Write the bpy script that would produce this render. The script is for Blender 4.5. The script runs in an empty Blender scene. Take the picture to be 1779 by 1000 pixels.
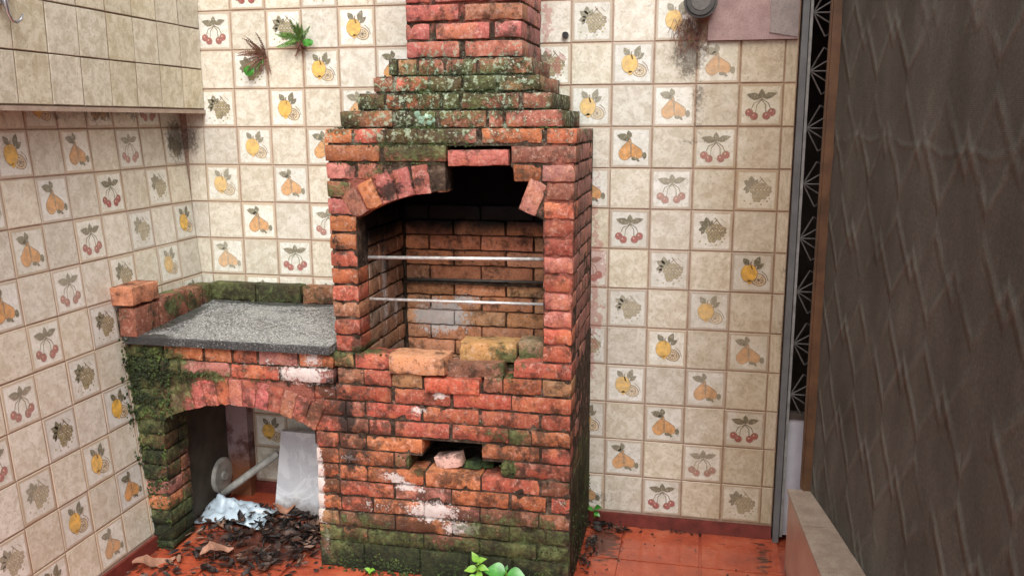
import bpy, math, random
from mathutils import Vector, Matrix, noise as mnoise
random.seed(7)
R = math.radians
scene = bpy.context.scene
# ------------------------------------------------------------------ camera
cam_d = bpy.data.cameras.new('camera'); cam = bpy.data.objects.new('camera', cam_d)
scene.collection.objects.link(cam); scene.camera = cam
cam.location = (0.3317, -3.3415, 1.6256)
cam.rotation_euler = (1.381884, 0.002327, 0.210448)
cam_d.lens = 36 * 1508.184 / 1779; cam_d.sensor_width = 36
cam_d.clip_start = 0.05; cam_d.clip_end = 600
# ------------------------------------------------------------------ sky and sun
SUN_EL, SUN_AZ = R(52), R(163)      # azimuth clockwise from +Y
world = bpy.data.worlds.new('World'); scene.world = world; world.use_nodes = True
wn = world.node_tree; wn.nodes.clear()
sky = wn.nodes.new('ShaderNodeTexSky'); sky.sky_type = 'NISHITA'; sky.sun_disc = False
sky.sun_elevation = SUN_EL; sky.sun_rotation = SUN_AZ; sky.air_density = 1.0; sky.dust_density = 3.0; sky.ozone_density = 1.0
hs = wn.nodes.new('ShaderNodeHueSaturation'); hs.inputs['Saturation'].default_value = 0.22
bg = wn.nodes.new('ShaderNodeBackground'); bg.inputs['Strength'].default_value = 0.15
wo = wn.nodes.new('ShaderNodeOutputWorld')
wn.links.new(sky.outputs[0], hs.inputs['Color']); wn.links.new(hs.outputs[0], bg.inputs['Color']); wn.links.new(bg.outputs[0], wo.inputs['Surface'])
sd = bpy.data.lights.new('sun', 'SUN'); sd.energy = 1.5; sd.angle = R(40); sd.color = (1, .985, .93)
so = bpy.data.objects.new('sun', sd); scene.collection.objects.link(so)
tosun = Vector((math.sin(SUN_AZ) * math.cos(SUN_EL), math.cos(SUN_AZ) * math.cos(SUN_EL), math.sin(SUN_EL)))
so.rotation_euler = tosun.to_track_quat('Z', 'Y').to_euler(); so.location = (0, -3, 6)
vs = scene.view_settings; vs.view_transform = 'Standard'; vs.look = 'None'; vs.exposure = 0.8; vs.gamma = 1.0; vs.use_curve_mapping = False
scene.render.engine = 'CYCLES'; scene.cycles.use_denoising = True
scene.cycles.max_bounces = 6; scene.cycles.diffuse_bounces = 4; scene.cycles.transparent_max_bounces = 8

# ------------------------------------------------------------------ node helper
class G:
    def __init__(s, nt): s.nt = nt
    def n(s, t, **kw):
        nd = s.nt.nodes.new(t)
        for k, v in kw.items(): setattr(nd, k, v)
        return nd
    def put(s, sock, v):
        if v is None: return
        if isinstance(v, bpy.types.NodeSocket): s.nt.links.new(v, sock)
        elif isinstance(v, (tuple, list)) and len(v) == 3 and sock.type == 'RGBA': sock.default_value = (*v, 1)
        else: sock.default_value = v
    def pos(s): return s.n('ShaderNodeNewGeometry').outputs['Position']
    def obj(s): return s.n('ShaderNodeTexCoord').outputs['Object']
    def info(s, k): return s.n('ShaderNodeObjectInfo').outputs[k]
    def m(s, op, a, b=None, c=None, clamp=False):
        nd = s.n('ShaderNodeMath', operation=op, use_clamp=clamp)
        s.put(nd.inputs[0], a)
        if b is not None: s.put(nd.inputs[1], b)
        if c is not None: s.put(nd.inputs[2], c)
        return nd.outputs[0]
    def v(s, op, a, b=None, out=0):
        nd = s.n('ShaderNodeVectorMath', operation=op); s.put(nd.inputs[0], a)
        if b is not None:
            if op == 'SCALE': s.put(nd.inputs['Scale'], b)
            else: s.put(nd.inputs[1], b)
        return nd.outputs['Value' if out else 0]
    def noise(s, vec, scale, detail=4, rough=.6, dist=0, col=False):
        nd = s.n('ShaderNodeTexNoise'); s.put(nd.inputs['Vector'], vec)
        nd.inputs['Scale'].default_value = scale; nd.inputs['Detail'].default_value = detail
        nd.inputs['Roughness'].default_value = rough; nd.inputs['Distortion'].default_value = dist
        return nd.outputs['Color' if col else 0]
    def vor(s, vec, scale, out='Distance'):
        nd = s.n('ShaderNodeTexVoronoi'); s.put(nd.inputs['Vector'], vec); nd.inputs['Scale'].default_value = scale
        return nd.outputs[out]
    def sm(s, v, a, b, lo=0., hi=1.):
        nd = s.n('ShaderNodeMapRange', interpolation_type='SMOOTHSTEP'); s.put(nd.inputs[0], v)
        nd.inputs[1].default_value = a; nd.inputs[2].default_value = b; nd.inputs[3].default_value = lo; nd.inputs[4].default_value = hi
        return nd.outputs[0]
    def mix(s, f, a, b, bt='MIX'):
        nd = s.n('ShaderNodeMix', data_type='RGBA', blend_type=bt)
        s.put(nd.inputs[0], f); s.put(nd.inputs[6], a); s.put(nd.inputs[7], b)
        return nd.outputs[2]
    def ramp(s, v, pts):
        nd = s.n('ShaderNodeValToRGB'); s.put(nd.inputs[0], v); cr = nd.color_ramp
        while len(cr.elements) < len(pts): cr.elements.new(.5)
        for e, (p, c) in zip(cr.elements, pts): e.position = p; e.color = (*c, 1)
        return nd.outputs[0]
    def blobs(s, p, lst):
        """max of soft ellipsoids (cx,cy,cz, rx,ry,rz[,w]) -> 1 in the middle, 0 at the rim"""
        out = None
        for b in lst:
            d = s.v('MULTIPLY', s.v('SUBTRACT', p, b[:3]), (1 / b[3], 1 / b[4], 1 / b[5]))
            k = s.m('SUBTRACT', 1., s.v('LENGTH', d, out=1))
            if len(b) > 6: k = s.m('MULTIPLY', k, b[6])
            out = k if out is None else s.m('MAXIMUM', out, k)
        return s.m('MAXIMUM', out, 0.)
    def bump(s, h, strength=.5, dist=.004):
        nd = s.n('ShaderNodeBump'); nd.inputs['Strength'].default_value = strength; nd.inputs['Distance'].default_value = dist
        s.put(nd.inputs['Height'], h); return nd.outputs[0]
def mat(name, rough=.8):
    m = bpy.data.materials.new(name); m.use_nodes = True; nt = m.node_tree
    b = nt.nodes['Principled BSDF']; b.inputs['Roughness'].default_value = rough
    return m, G(nt), b
def simple(name, c, rough=.7, var=.25, scale=30, metal=0., spec=.5, bump=.0):
    m, g, b = mat(name, rough); o = g.pos()
    nz = g.noise(o, scale, 5)
    c2 = tuple(x * (1 - var) for x in c); c3 = tuple(min(1, x * (1 + var)) for x in c)
    g.put(b.inputs['Base Color'], g.ramp(nz, [(.3, c2), (.7, c3)]))
    b.inputs['Metallic'].default_value = metal; b.inputs['Specular IOR Level'].default_value = spec
    if bump: g.put(b.inputs['Normal'], g.bump(nz, bump, .003))
    return m

# weathering group: stains with shapes of their own, fixed to the masonry
def make_weather():
    t = bpy.data.node_groups.new('masonry_weathering', 'ShaderNodeTree')
    for nm, ty, io in (('Color', 'NodeSocketColor', 'INPUT'), ('Moss', 'NodeSocketFloat', 'INPUT'),
                       ('Color', 'NodeSocketColor', 'OUTPUT'), ('MossMask', 'NodeSocketFloat', 'OUTPUT')):
        t.interface.new_socket(name=nm, in_out=io, socket_type=ty)
    g = G(t); gi = g.n('NodeGroupInput'); go = g.n('NodeGroupOutput')
    p = g.pos(); col = gi.outputs['Color']; z = g.n('ShaderNodeSeparateXYZ'); g.put(z.inputs[0], p)
    X, Y, Z = z.outputs
    n1 = g.noise(p, 14, 6, .68); n2 = g.noise(p, 55, 5, .65); n3 = g.noise(p, 4.5, 4, .6, 1.)
    n4 = g.noise(p, 130, 3, .6)
    # grime
    gb = g.blobs(p, [(-.5, -.56, .12, .7, .2, .32, .22), (-.9, -.56, .5, .25, .2, .5, .16), (-.2, -.56, .5, .25, .2, .2, .12)])
    gr = g.sm(g.m('ADD', g.m('ADD', n1, gb), g.m('MULTIPLY', n2, .35)), .66, .84)
    col = g.mix(g.m('MULTIPLY', gr, .78), col, (.040, .026, .018))
    # white lime bloom
    w = g.blobs(p, [(-.56, -.56, .255, .16, .09, .07, 1.2), (-.46, -.56, .20, .12, .09, .05, 1.2), (-.64, -.56, .34, .09, .09, .04), (-.99, -.56, .33, .035, .09, .25, 1.4), (-.75, -.56, .25, .30, .09, .16, .42), (-.70, -.56, .37, .10, .06, .04, .9), (-.9, -.56, .7, .12, .06, .1, .4), (-1.2, -.57, .78, .3, .1, .05, .45), (-.97, -.56, .10, .06, .09, .2, .7),
                    (-1.02, -.57, .74, .17, .1, .07, 1.15), (-.99, -.57, .80, .08, .1, .06, .9), (-.52, -.56, .69, .05, .09, .03, 1.), (-.60, -.56, .63, .06, .06, .04, .8), (-.85, -.56, .43, .15, .05, .04, .7), (-.1, -.56, .34, .06, .05, .06, .5),
                    (-.8, -.30, 1.0, .1, .06, .28, 1.), (-.8, -.19, .92, .06, .05, .15, 1.), (-.66, -.07, .86, .2, .1, .12, 1.25), (-.55, -.07, .93, .12, .1, .05, .9), (-1.1, -.57, .66, .3, .1, .06, .35), (-1.6, -.05, .4, .1, .1, .4, .9), (-.45, -.49, 1.76, .12, .1, .04, .8), (-.32, -.45, 1.72, .12, .1, .03, .7)])
    wm = g.sm(g.m('ADD', g.m('MULTIPLY', w, .75), g.m('MULTIPLY', g.m('SUBTRACT', g.m('ADD', g.m('MULTIPLY', n1, .35), g.m('MULTIPLY', g.m('ADD', n2, n4), .325)), .5), 2.4)), .36, .56)
    col = g.mix(g.m('MULTIPLY', wm, .85), col, g.mix(n2, (.50, .42, .38), (.78, .74, .72)))
    # pale specks of old wash all over the front
    sp = g.sm(g.m('ADD', n2, g.m('MULTIPLY', n3, .3)), .79, .87)
    col = g.mix(g.m('MULTIPLY', sp, .5), col, (.55, .42, .36))
    # black mould
    k = g.blobs(p, [(-.87, -.56, .60, .06, .1, .20, 1.1), (-.84, -.56, .42, .12, .1, .10, .9), (-.93, -.56, .72, .06, .1, .05, .8), (-.88, -.56, 1.2, .04, .09, .3, .75), (-.70, -.56, 1.40, .16, .1, .07, .9), (-.58, -.56, 1.43, .07, .1, .07, .9),
                    (-1.64, -.55, .74, .12, .12, .14, 1.2), (-.2, -.56, .45, .12, .1, .05, .6), (-1.45, -.6, .83, .35, .06, .03, .7), (-.22, -.56, .5, .1, .1, .06, .7),
                    (-.8, -.27, 1.1, .1, .08, .2, .8), (-.8, -.10, 1.05, .1, .04, .12, .5)])
    km = g.sm(g.m('ADD', k, g.m('MULTIPLY', g.m('SUBTRACT', g.m('ADD', g.m('MULTIPLY', n1, .5), g.m('MULTIPLY', n2, .5)), .5), 2.4)), .45, .75)
    col = g.mix(g.m('MULTIPLY', km, .8), col, (.022, .018, .016))
    # soot inside the fire chamber
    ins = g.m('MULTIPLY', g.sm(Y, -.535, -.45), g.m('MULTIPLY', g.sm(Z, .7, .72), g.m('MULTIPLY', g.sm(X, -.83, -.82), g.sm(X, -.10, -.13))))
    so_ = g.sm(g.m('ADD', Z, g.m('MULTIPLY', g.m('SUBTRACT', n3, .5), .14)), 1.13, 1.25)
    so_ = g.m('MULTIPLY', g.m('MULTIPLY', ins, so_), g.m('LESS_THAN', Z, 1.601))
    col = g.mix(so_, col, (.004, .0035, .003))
    # moss and algae
    mo = g.blobs(p, [(-.5, -.56, .0, .66, .5, .21, .95), (-1.67, -.5, .50, .13, .3, .20, 1.3), (-1.66, -.5, .06, .13, .3, .20, 1.2), (-1.6, -.57, .68, .2, .12, .2, 1.4), (-1.4, -.57, .715, .25, .1, .05, .6),
                     (-.06, -.25, .25, .08, .5, .34, .9), (-.25, -.56, .13, .34, .15, .17, .95), (-.85, -.56, .12, .2, .15, .12, .7), (-.48, -.5, 1.74, .44, .4, .15, .68), (-.6, -.55, 1.56, .2, .1, .09, 1.), (-.1, -.3, 1.68, .14, .4, .13, 1.1), (-.85, -.55, 1.62, .1, .15, .06, .6),
                     (-.92, -.56, .83, .07, .15, .04, .9), (-.78, -.5, .835, .12, .15, .03, 1.), (-.27, -.5, .80, .1, .15, .07, .8), (-.35, -.56, .62, .25, .1, .06, .35), (-.3, -.56, .56, .12, .05, .04, .6), (-.93, -.56, 1.38, .05, .1, .06, .9), (-.6, -.56, .41, .07, .1, .06, .8), (-.27, -.56, .44, .05, .1, .05, .9),
                     (-1.72, -.35, .93, .1, .12, .09, 1.1), (-1.5, -.05, .93, .35, .1, .1, 1.25), (-1.2, -.57, .71, .3, .1, .03, .4), (-.6, -.56, 1.30, .1, .1, .05, .3), (-.35, -.56, .18, .12, .1, .04, .7)])
    mo = g.m('ADD', mo, g.m('MULTIPLY', gi.outputs['Moss'], .55))
    mm = g.sm(g.m('ADD', mo, g.m('MULTIPLY', g.m('SUBTRACT', g.m('ADD', g.m('MULTIPLY', n1, .6), g.m('MULTIPLY', n2, .4)), .5), 2.2)), .30, .66)
    mm = g.m('MULTIPLY', mm, g.m('SUBTRACT', 1., so_))
    mcol = g.ramp(g.m('ADD', g.m('MULTIPLY', n2, .5), g.m('MULTIPLY', g.noise(p, 9, 3), .5)), [(.36, (.012, .016, .008)), (.46, (.036, .044, .020)), (.54, (.085, .105, .038)), (.64, (.17, .21, .085))])
    col = g.mix(g.m('MULTIPLY', mm, .86), col, mcol)
    # grey-green and white lichen crumbs on the hood
    ho = g.sm(Z, 1.52, 1.60); ho = g.m('MULTIPLY', ho, g.sm(Z, 1.93, 1.84))
    li = g.m('MULTIPLY', g.sm(g.m('ADD', n2, g.m('MULTIPLY', n3, .35)), .715, .79), ho)
    col = g.mix(g.m('MULTIPLY', li, .75), col, (.36, .43, .31))
    li2 = g.m('MULTIPLY', g.sm(g.m('ADD', n4, g.m('MULTIPLY', n1, .3)), .80, .86), ho)
    col = g.mix(g.m('MULTIPLY', li2, .8), col, (.62, .62, .52))
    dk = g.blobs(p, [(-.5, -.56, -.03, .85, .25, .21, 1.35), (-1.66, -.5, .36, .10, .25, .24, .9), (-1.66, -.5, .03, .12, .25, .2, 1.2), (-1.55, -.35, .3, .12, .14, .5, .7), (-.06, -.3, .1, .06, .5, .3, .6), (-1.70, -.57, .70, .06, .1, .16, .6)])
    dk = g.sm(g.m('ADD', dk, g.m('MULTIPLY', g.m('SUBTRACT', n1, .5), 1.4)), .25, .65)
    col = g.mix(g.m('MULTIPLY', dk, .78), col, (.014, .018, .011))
    g.put(go.inputs['Color'], col); g.put(go.inputs['MossMask'], mm)
    return t
WEATHER = make_weather()
def weather(g, col, moss=0.):
    nd = g.n('ShaderNodeGroup'); nd.node_tree = WEATHER
    g.put(nd.inputs['Color'], col); g.put(nd.inputs['Moss'], moss)
    return nd.outputs['Color'], nd.outputs['MossMask']

def make_brick_mat():
    m, g, b = mat('weathered_brick', .85); b.inputs['Specular IOR Level'].default_value = .22
    o = g.obj(); p = g.pos(); r = g.info('Random')
    q = g.v('ADD', p, g.v('SCALE', (3.1, 7.7, 5.3), r))
    n1 = g.noise(q, 22, 6, .62); n2 = g.noise(q, 120, 4, .6)
    base = g.info('Color')
    n0 = g.noise(q, 9, 4, .6); n3 = g.noise(q, 48, 5, .7)
    c = g.mix(g.sm(n1, .30, .58), g.mix(.55, base, (.12, .045, .03)), base)
    c = g.mix(g.sm(n0, .50, .66, 0, .7), c, g.mix(.5, base, (.56, .24, .10)))
    c = g.mix(g.sm(n3, .52, .64, 0, .7), c, g.mix(.4, base, (.66, .46, .37)))
    c = g.mix(g.sm(n2, .57, .70, 0, .45), c, (.62, .40, .30))
    c = g.mix(g.sm(n3, .42, .33, 0, .6), c, (.09, .045, .035))
    c = g.mix(g.sm(n2, .44, .30, 0, .6), c, (.05, .022, .018))
    hv = g.n('ShaderNodeHueSaturation'); g.put(hv.inputs['Value'], g.m('MULTIPLY_ADD', r, .45, .78)); g.put(hv.inputs['Color'], c)
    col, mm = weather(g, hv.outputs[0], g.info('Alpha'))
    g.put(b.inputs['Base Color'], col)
    g.put(b.inputs['Roughness'], g.m('MULTIPLY_ADD', g.noise(p, 9, 3), .5, .45))
    h = g.m('ADD', g.m('MULTIPLY', n1, 1.), g.m('ADD', g.m('MULTIPLY', n2, .45), g.m('MULTIPLY', mm, g.noise(p, 160, 3))))
    g.put(b.inputs['Normal'], g.bump(h, .8, .006)); return m
def make_mortar():
    m, g, b = mat('old_mortar', .95); b.inputs['Specular IOR Level'].default_value = .15; p = g.pos()
    n1 = g.noise(p, 30, 6, .65)
    c = g.ramp(n1, [(.3, (.025, .018, .014)), (.5, (.085, .058, .042)), (.62, (.17, .12, .085)), (.75, (.30, .24, .18))])
    n2 = g.noise(p, 60, 4, .65)
    a = g.blobs(p, [(-1.30, -.57, .60, .42, .1, .16, 1.6), (-1.05, -.57, .60, .15, .1, .14, 1.6), (-.72, -.56, 1.38, .20, .1, .10, 1.5), (-.1, -.56, 1.2, .1, .1, .6, 1.), (-.47, -.4, 2.1, .35, .1, .3, .8), (-.5, -.56, .62, .5, .1, .12, .35)])
    c = g.mix(g.sm(g.m('ADD', a, g.m('MULTIPLY', g.m('SUBTRACT', n1, .5), 1.3)), .25, .5, 0, .85), c, g.mix(n2, (.26, .07, .05), (.50, .19, .14)))
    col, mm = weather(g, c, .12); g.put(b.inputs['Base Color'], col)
    g.put(b.inputs['Normal'], g.bump(g.noise(p, 70, 6, .72), 1., .016)); return m
BRICK = make_brick_mat(); MORTAR = make_mortar()

def wall_stain_and_shade(g, p, c):
    n1 = g.noise(p, 10, 6, .65); n3 = g.noise(p, 40, 4, .6)
    z = g.n('ShaderNodeSeparateXYZ'); g.put(z.inputs[0], p); X, Y, Z = z.outputs
    # mould and rain streaks, plus painted shade in the niche under the counter
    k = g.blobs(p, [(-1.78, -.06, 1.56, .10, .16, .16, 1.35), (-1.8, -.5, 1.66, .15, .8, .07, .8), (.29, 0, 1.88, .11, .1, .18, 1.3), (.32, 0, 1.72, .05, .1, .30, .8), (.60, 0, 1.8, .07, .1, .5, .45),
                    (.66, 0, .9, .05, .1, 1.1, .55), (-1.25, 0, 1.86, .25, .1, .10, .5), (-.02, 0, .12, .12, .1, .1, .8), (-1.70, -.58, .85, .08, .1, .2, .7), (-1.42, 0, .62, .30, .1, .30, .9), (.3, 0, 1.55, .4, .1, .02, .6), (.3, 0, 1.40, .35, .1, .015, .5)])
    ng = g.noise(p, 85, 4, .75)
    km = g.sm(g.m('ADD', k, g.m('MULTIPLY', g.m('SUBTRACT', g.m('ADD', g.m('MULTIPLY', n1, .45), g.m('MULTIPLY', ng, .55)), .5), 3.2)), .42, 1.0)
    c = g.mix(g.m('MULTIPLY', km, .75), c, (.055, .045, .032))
    # ochre grime plus painted dimming of light on the right of the back wall
    rg = g.m('MULTIPLY', g.sm(g.m('ADD', X, g.m('MULTIPLY', g.m('SUBTRACT', n1, .5), .5)), .12, .6), g.sm(Y, -.05, -.02))
    c = g.mix(g.m('MULTIPLY', rg, g.m('MULTIPLY_ADD', n1, .6, .55)), c, (.66, .56, .43), 'MULTIPLY')
    # red paint drips beside the barbecue
    dr = g.blobs(p, [(-.045, 0, 1.08, .05, .05, .16, 1.2), (-.055, 0, 1.0, .035, .05, .7, .9), (-.03, 0, .86, .03, .05, .1, .8), (-.245, 0, 2.0, .035, .05, .35, .8), (-.20, 0, 1.83, .05, .05, .10, .8)])
    dm = g.sm(g.m('ADD', dr, g.m('MULTIPLY', g.m('SUBTRACT', n3, .5), 2.2)), .42, .6)
    c = g.mix(g.m('MULTIPLY', dm, .5), c, (.42, .12, .10))
    return c
def make_tile(name, dark, light, rim, inner):
    m, g, b = mat(name, .32); p = g.pos(); o = g.obj(); r = g.info('Random')
    q = g.v('ADD', o, g.v('SCALE', (13., 17., 11.), r))
    n1 = g.noise(q, 26, 6, .72, .6); n2 = g.noise(q, 110, 4, .65)
    c = g.mix(g.sm(n1, .36, .62), dark, light)
    c = g.mix(g.sm(n2, .54, .68, 0, .55), c, tuple(x * .60 for x in dark))
    sx = g.n('ShaderNodeSeparateXYZ'); g.put(sx.inputs[0], o)
    e = g.m('MAXIMUM', g.m('ABSOLUTE', sx.outputs[0]), g.m('ABSOLUTE', sx.outputs[2]))
    e = g.m('ADD', e, g.m('MULTIPLY', g.m('SUBTRACT', g.noise(q, 30, 3), .5), .008))
    c = g.mix(g.sm(e, inner, inner + .006), c, rim)
    hv = g.n('ShaderNodeHueSaturation'); g.put(hv.inputs['Value'], g.m('MULTIPLY_ADD', r, .16, .88)); g.put(hv.inputs['Color'], c)
    g.put(hv.inputs['Saturation'], g.m('MULTIPLY_ADD', g.m('FRACT', g.m('MULTIPLY', r, 7.3)), .3, .8))
    g.put(b.inputs['Base Color'], wall_stain_and_shade(g, p, g.mix(g.sm(g.vor(q, 90), .10, .03, 0, .5), hv.outputs[0], tuple(x * .4 for x in dark))))
    g.put(b.inputs['Roughness'], g.m('MULTIPLY_ADD', n1, .35, .16))
    g.put(b.inputs['Normal'], g.bump(g.m('ADD', n1, g.m('MULTIPLY', n2, .3)), .25, .003)); return m
TILE_PLAIN = make_tile('plain_cream_tile', (.58, .52, .40), (.75, .71, .60), (.52, .43, .32), .0690)
TILE_PRINT = make_tile('white_print_tile', (.68, .66, .56), (.82, .81, .74), (.54, .45, .34), .0630)
TILE_TAN = make_tile('tan_band_tile', (.50, .44, .30), (.70, .65, .51), (.44, .36, .25), .0715)
def make_print(name, c, wear=.3):
    m, g, b = mat(name, .35); p = g.pos()
    n = g.noise(p, 120, 4, .7); n2 = g.noise(p, 45, 3)
    cc = g.mix(g.sm(n2, .35, .65), tuple(x * .72 for x in c), tuple(min(1, x * 1.12) for x in c))
    cc = g.mix(g.sm(n, .52, .64, 0, wear), cc, (.68, .62, .50))
    fd = g.m('MULTIPLY_ADD', g.m('FRACT', g.m('MULTIPLY', g.info('Random'), 5.7)), .34, .06)
    cc = g.mix(fd, cc, (.70, .66, .54)); g.put(b.inputs['Base Color'], wall_stain_and_shade(g, p, cc)); return m
P_YEL = make_print('print_lemon_yellow', (.80, .46, .05)); P_ORG = make_print('print_pear_orange', (.64, .30, .08)); P_RED = make_print('print_cherry_red', (.33, .035, .045))
P_LEAF = make_print('print_leaf_olive', (.13, .12, .065), .45); P_LINE = make_print('print_outline_brown', (.22, .15, .09), .55); P_PALE = make_print('print_pale_flesh', (.72, .58, .38), .3); P_GRP = make_print('print_grape_olive', (.34, .30, .13), .5)
def make_grout():
    m, g, b = mat('rosy_grout', .9); p = g.pos(); n = g.noise(p, 35, 5, .7)
    g.put(b.inputs['Base Color'], wall_stain_and_shade(g, p, g.ramp(n, [(.3, (.28, .18, .13)), (.7, (.46, .34, .26))])))
    g.put(b.inputs['Normal'], g.bump(n, .5, .004)); return m
GROUT = make_grout()
GROUTD = simple('dark_brown_grout', (.15, .10, .07), .9, .35, 40)
def make_floor_mat():
    m, g, b = mat('red_painted_floor', .4); p = g.pos(); r = g.info('Random')
    n = g.noise(p, 6, 6, .65); n2 = g.noise(p, 60, 4); n3 = g.noise(g.v('MULTIPLY', p, (1, 2.4, 1)), 18, 5, .7)
    c = g.ramp(n, [(.3, (.29, .054, .028)), (.55, (.46, .092, .042)), (.75, (.55, .16, .085))])
    c = g.mix(g.sm(n3, .58, .70, 0, .8), c, (.055, .035, .03))
    c = g.mix(g.sm(n2, .60, .72, 0, .4), c, (.62, .30, .2))
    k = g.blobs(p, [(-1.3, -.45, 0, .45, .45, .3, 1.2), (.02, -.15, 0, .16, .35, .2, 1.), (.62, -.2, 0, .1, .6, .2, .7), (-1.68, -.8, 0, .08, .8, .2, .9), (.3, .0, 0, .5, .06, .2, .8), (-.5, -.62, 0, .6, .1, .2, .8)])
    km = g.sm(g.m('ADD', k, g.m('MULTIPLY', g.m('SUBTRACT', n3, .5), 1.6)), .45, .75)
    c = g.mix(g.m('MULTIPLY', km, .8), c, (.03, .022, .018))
    g.put(b.inputs['Base Color'], c); g.put(b.inputs['Roughness'], g.m('MULTIPLY_ADD', g.noise(p, 5, 3), 1.0, -.36, True))
    g.put(b.inputs['Normal'], g.bump(n2, .2, .003)); return m
FLOOR = make_floor_mat()
SKIRT = simple('dark_red_skirting', (.15, .030, .022), .5, .35, 20, bump=.3)
def make_granite():
    m, g, b = mat('speckled_granite', .35); p = g.pos()
    v = g.vor(p, 260, 'Color'); n = g.noise(p, 150, 3, .6); nb = g.noise(p, 7, 5, .65)
    s = g.n('ShaderNodeSeparateColor'); g.put(s.inputs[0], v)
    c = g.ramp(g.m('ADD', g.m('MULTIPLY', s.outputs[0], .7), g.m('MULTIPLY', n, .3)), [(.2, (.02, .022, .025)), (.4, (.09, .095, .10)), (.6, (.22, .22, .215)), (.82, (.55, .55, .52))])
    c = g.mix(g.sm(nb, .45, .68, 0, .55), c, (.33, .33, .30))
    c = g.mix(g.sm(nb, .42, .30, 0, .6), c, (.05, .055, .06))
    z = g.n('ShaderNodeSeparateXYZ'); g.put(z.inputs[0], p)
    k = g.blobs(p, [(-1.66, -.35, .86, .10, .35, .06, 1.2), (-1.4, -.08, .885, .5, .07, .05, 1.), (-1.62, -.58, .84, .16, .06, .05, 1.1)])
    c = g.mix(g.sm(g.m('ADD', k, g.m('MULTIPLY', g.m('SUBTRACT', nb, .5), 1.5)), .35, .6, 0, .8), c, (.02, .022, .016))
    c = g.mix(g.m('MULTIPLY', g.sm(z.outputs[1], -.582, -.590), g.sm(n, .35, .55, .5, 1)), c, (.03, .032, .034))
    g.put(b.inputs['Base Color'], c); g.put(b.inputs['Roughness'], g.sm(nb, .3, .7, .2, .7))
    g.put(b.inputs['Normal'], g.bump(n, .3, .003)); return m
GRANITE = make_granite()
def make_veg(name, stops, sc=8, rough=.5, trans=0.):
    m, g, b = mat(name, rough); n = g.noise(g.pos(), sc, 4)
    g.put(b.inputs['Base Color'], g.ramp(n, stops)); return m
LEAF_G = make_veg('fresh_leaf', [(.3, (.035, .16, .02)), (.6, (.07, .30, .04)), (.75, (.16, .42, .08))], 40, .3)
LEAF_Y = make_veg('young_leaf', [(.3, (.12, .32, .03)), (.7, (.26, .46, .06))], 60, .45)
FERN_G = make_veg('fern_green', [(.3, (.05, .13, .025)), (.5, (.12, .26, .05)), (.7, (.24, .38, .10))], 60, .55)
FERN_B = make_veg('fern_withered', [(.3, (.09, .035, .03)), (.5, (.22, .10, .07)), (.7, (.14, .13, .05))], 60, .8)
MOSS = make_veg('moss', [(.35, (.010, .018, .006)), (.5, (.028, .045, .012)), (.62, (.065, .10, .022)), (.74, (.14, .18, .055))], 25, .95)
LICHEN = make_veg('mint_lichen', [(.3, (.30, .50, .36)), (.7, (.50, .70, .54))], 60, .9)
DEADL = None
def make_dead():
    m, g, b = mat('dead_leaves', .65); p = g.pos(); v = g.vor(p, 28, 'Color')
    s = g.n('ShaderNodeSeparateColor'); g.put(s.inputs[0], v)
    g.put(b.inputs['Base Color'], g.ramp(s.outputs[0], [(0., (.008, .006, .005)), (.50, (.020, .012, .010)), (.72, (.050, .026, .018)), (.88, (.11, .055, .038)), (1., (.26, .15, .10))])); return m
DEADL = make_dead()
STEEL = simple('bright_rod_steel', (.66, .65, .63), .35, .35, 60, metal=.4)
GALV = simple('grey_door_frame_paint', (.12, .122, .12), .5, .25, 12, bump=.1)
TUBE = simple('pale_grille_paint', (.26, .25, .23), .5, .3, 30)
LATTICE = simple('grille_dusty_metal', (.11, .10, .09), .6, .35, 40)
GRILLE = simple('grille_pale_dusty_metal', (.36, .33, .29), .7, .4, 30)
DOORW = simple('white_door_panel', (.50, .49, .52), .45, .12, 10)
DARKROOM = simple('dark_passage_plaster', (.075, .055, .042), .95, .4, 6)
WOOD = simple('brown_varnished_wood', (.11, .052, .022), .45, .4, 14, bump=.2)
def make_stone(name, a, b_, sc, rough=.5, st=None, sp=.45):
    m, g, b = mat(name, rough); p = g.pos(); n = g.noise(p, sc, 6, .7); n2 = g.noise(p, 180, 3)
    c = g.mix(g.sm(n, .35, .65), a, b_); c = g.mix(g.sm(n2, .5, .66, 0, sp), c, tuple(x * .55 for x in a))
    if st: c = wall_stain_and_shade(g, p, c)
    g.put(b.inputs['Base Color'], c); return m
PINKST = make_stone('pink_granite_slab', (.24, .145, .13), (.33, .22, .20), 12, .5)
GREYST = make_stone('grey_stone_corner', (.20, .16, .145), (.27, .22, .20), 10, .6)
def make_marble():
    m, g, b = mat('white_marble_board', .3); p = g.pos(); n = g.noise(p, 7, 6, .7, 1.5); z = g.n('ShaderNodeSeparateXYZ'); g.put(z.inputs[0], p)
    c = g.mix(g.sm(n, .35, .65), (.56, .57, .61), (.76, .77, .80)); vn = g.sm(g.m('ABSOLUTE', g.m('SUBTRACT', n, .5)), .02, 0., 0, .4)
    c = g.mix(vn, c, (.40, .41, .45)); c = g.mix(g.sm(g.m('ADD', z.outputs[2], g.m('MULTIPLY', g.noise(p, 25, 5), .14)), .16, .09, 0, .7), c, (.14, .11, .09))
    g.put(b.inputs['Base Color'], c); return m
MARBLE = make_marble()
LOWPINK = make_stone('pink_marble_face', (.45, .27, .20), (.55, .36, .27), 5, .35, sp=.15)
CAPT = make_stone('beige_cap_tile', (.34, .25, .19), (.46, .36, .28), 16, .5)
PVC = simple('dirty_white_pvc', (.47, .46, .42), .4, .45, 18)
BAG = simple('pale_blue_plastic_bag', (.48, .58, .66), .3, .18, 30)
BLACKP = simple('black_plastic', (.018, .018, .018), .4, .3, 20)
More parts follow.
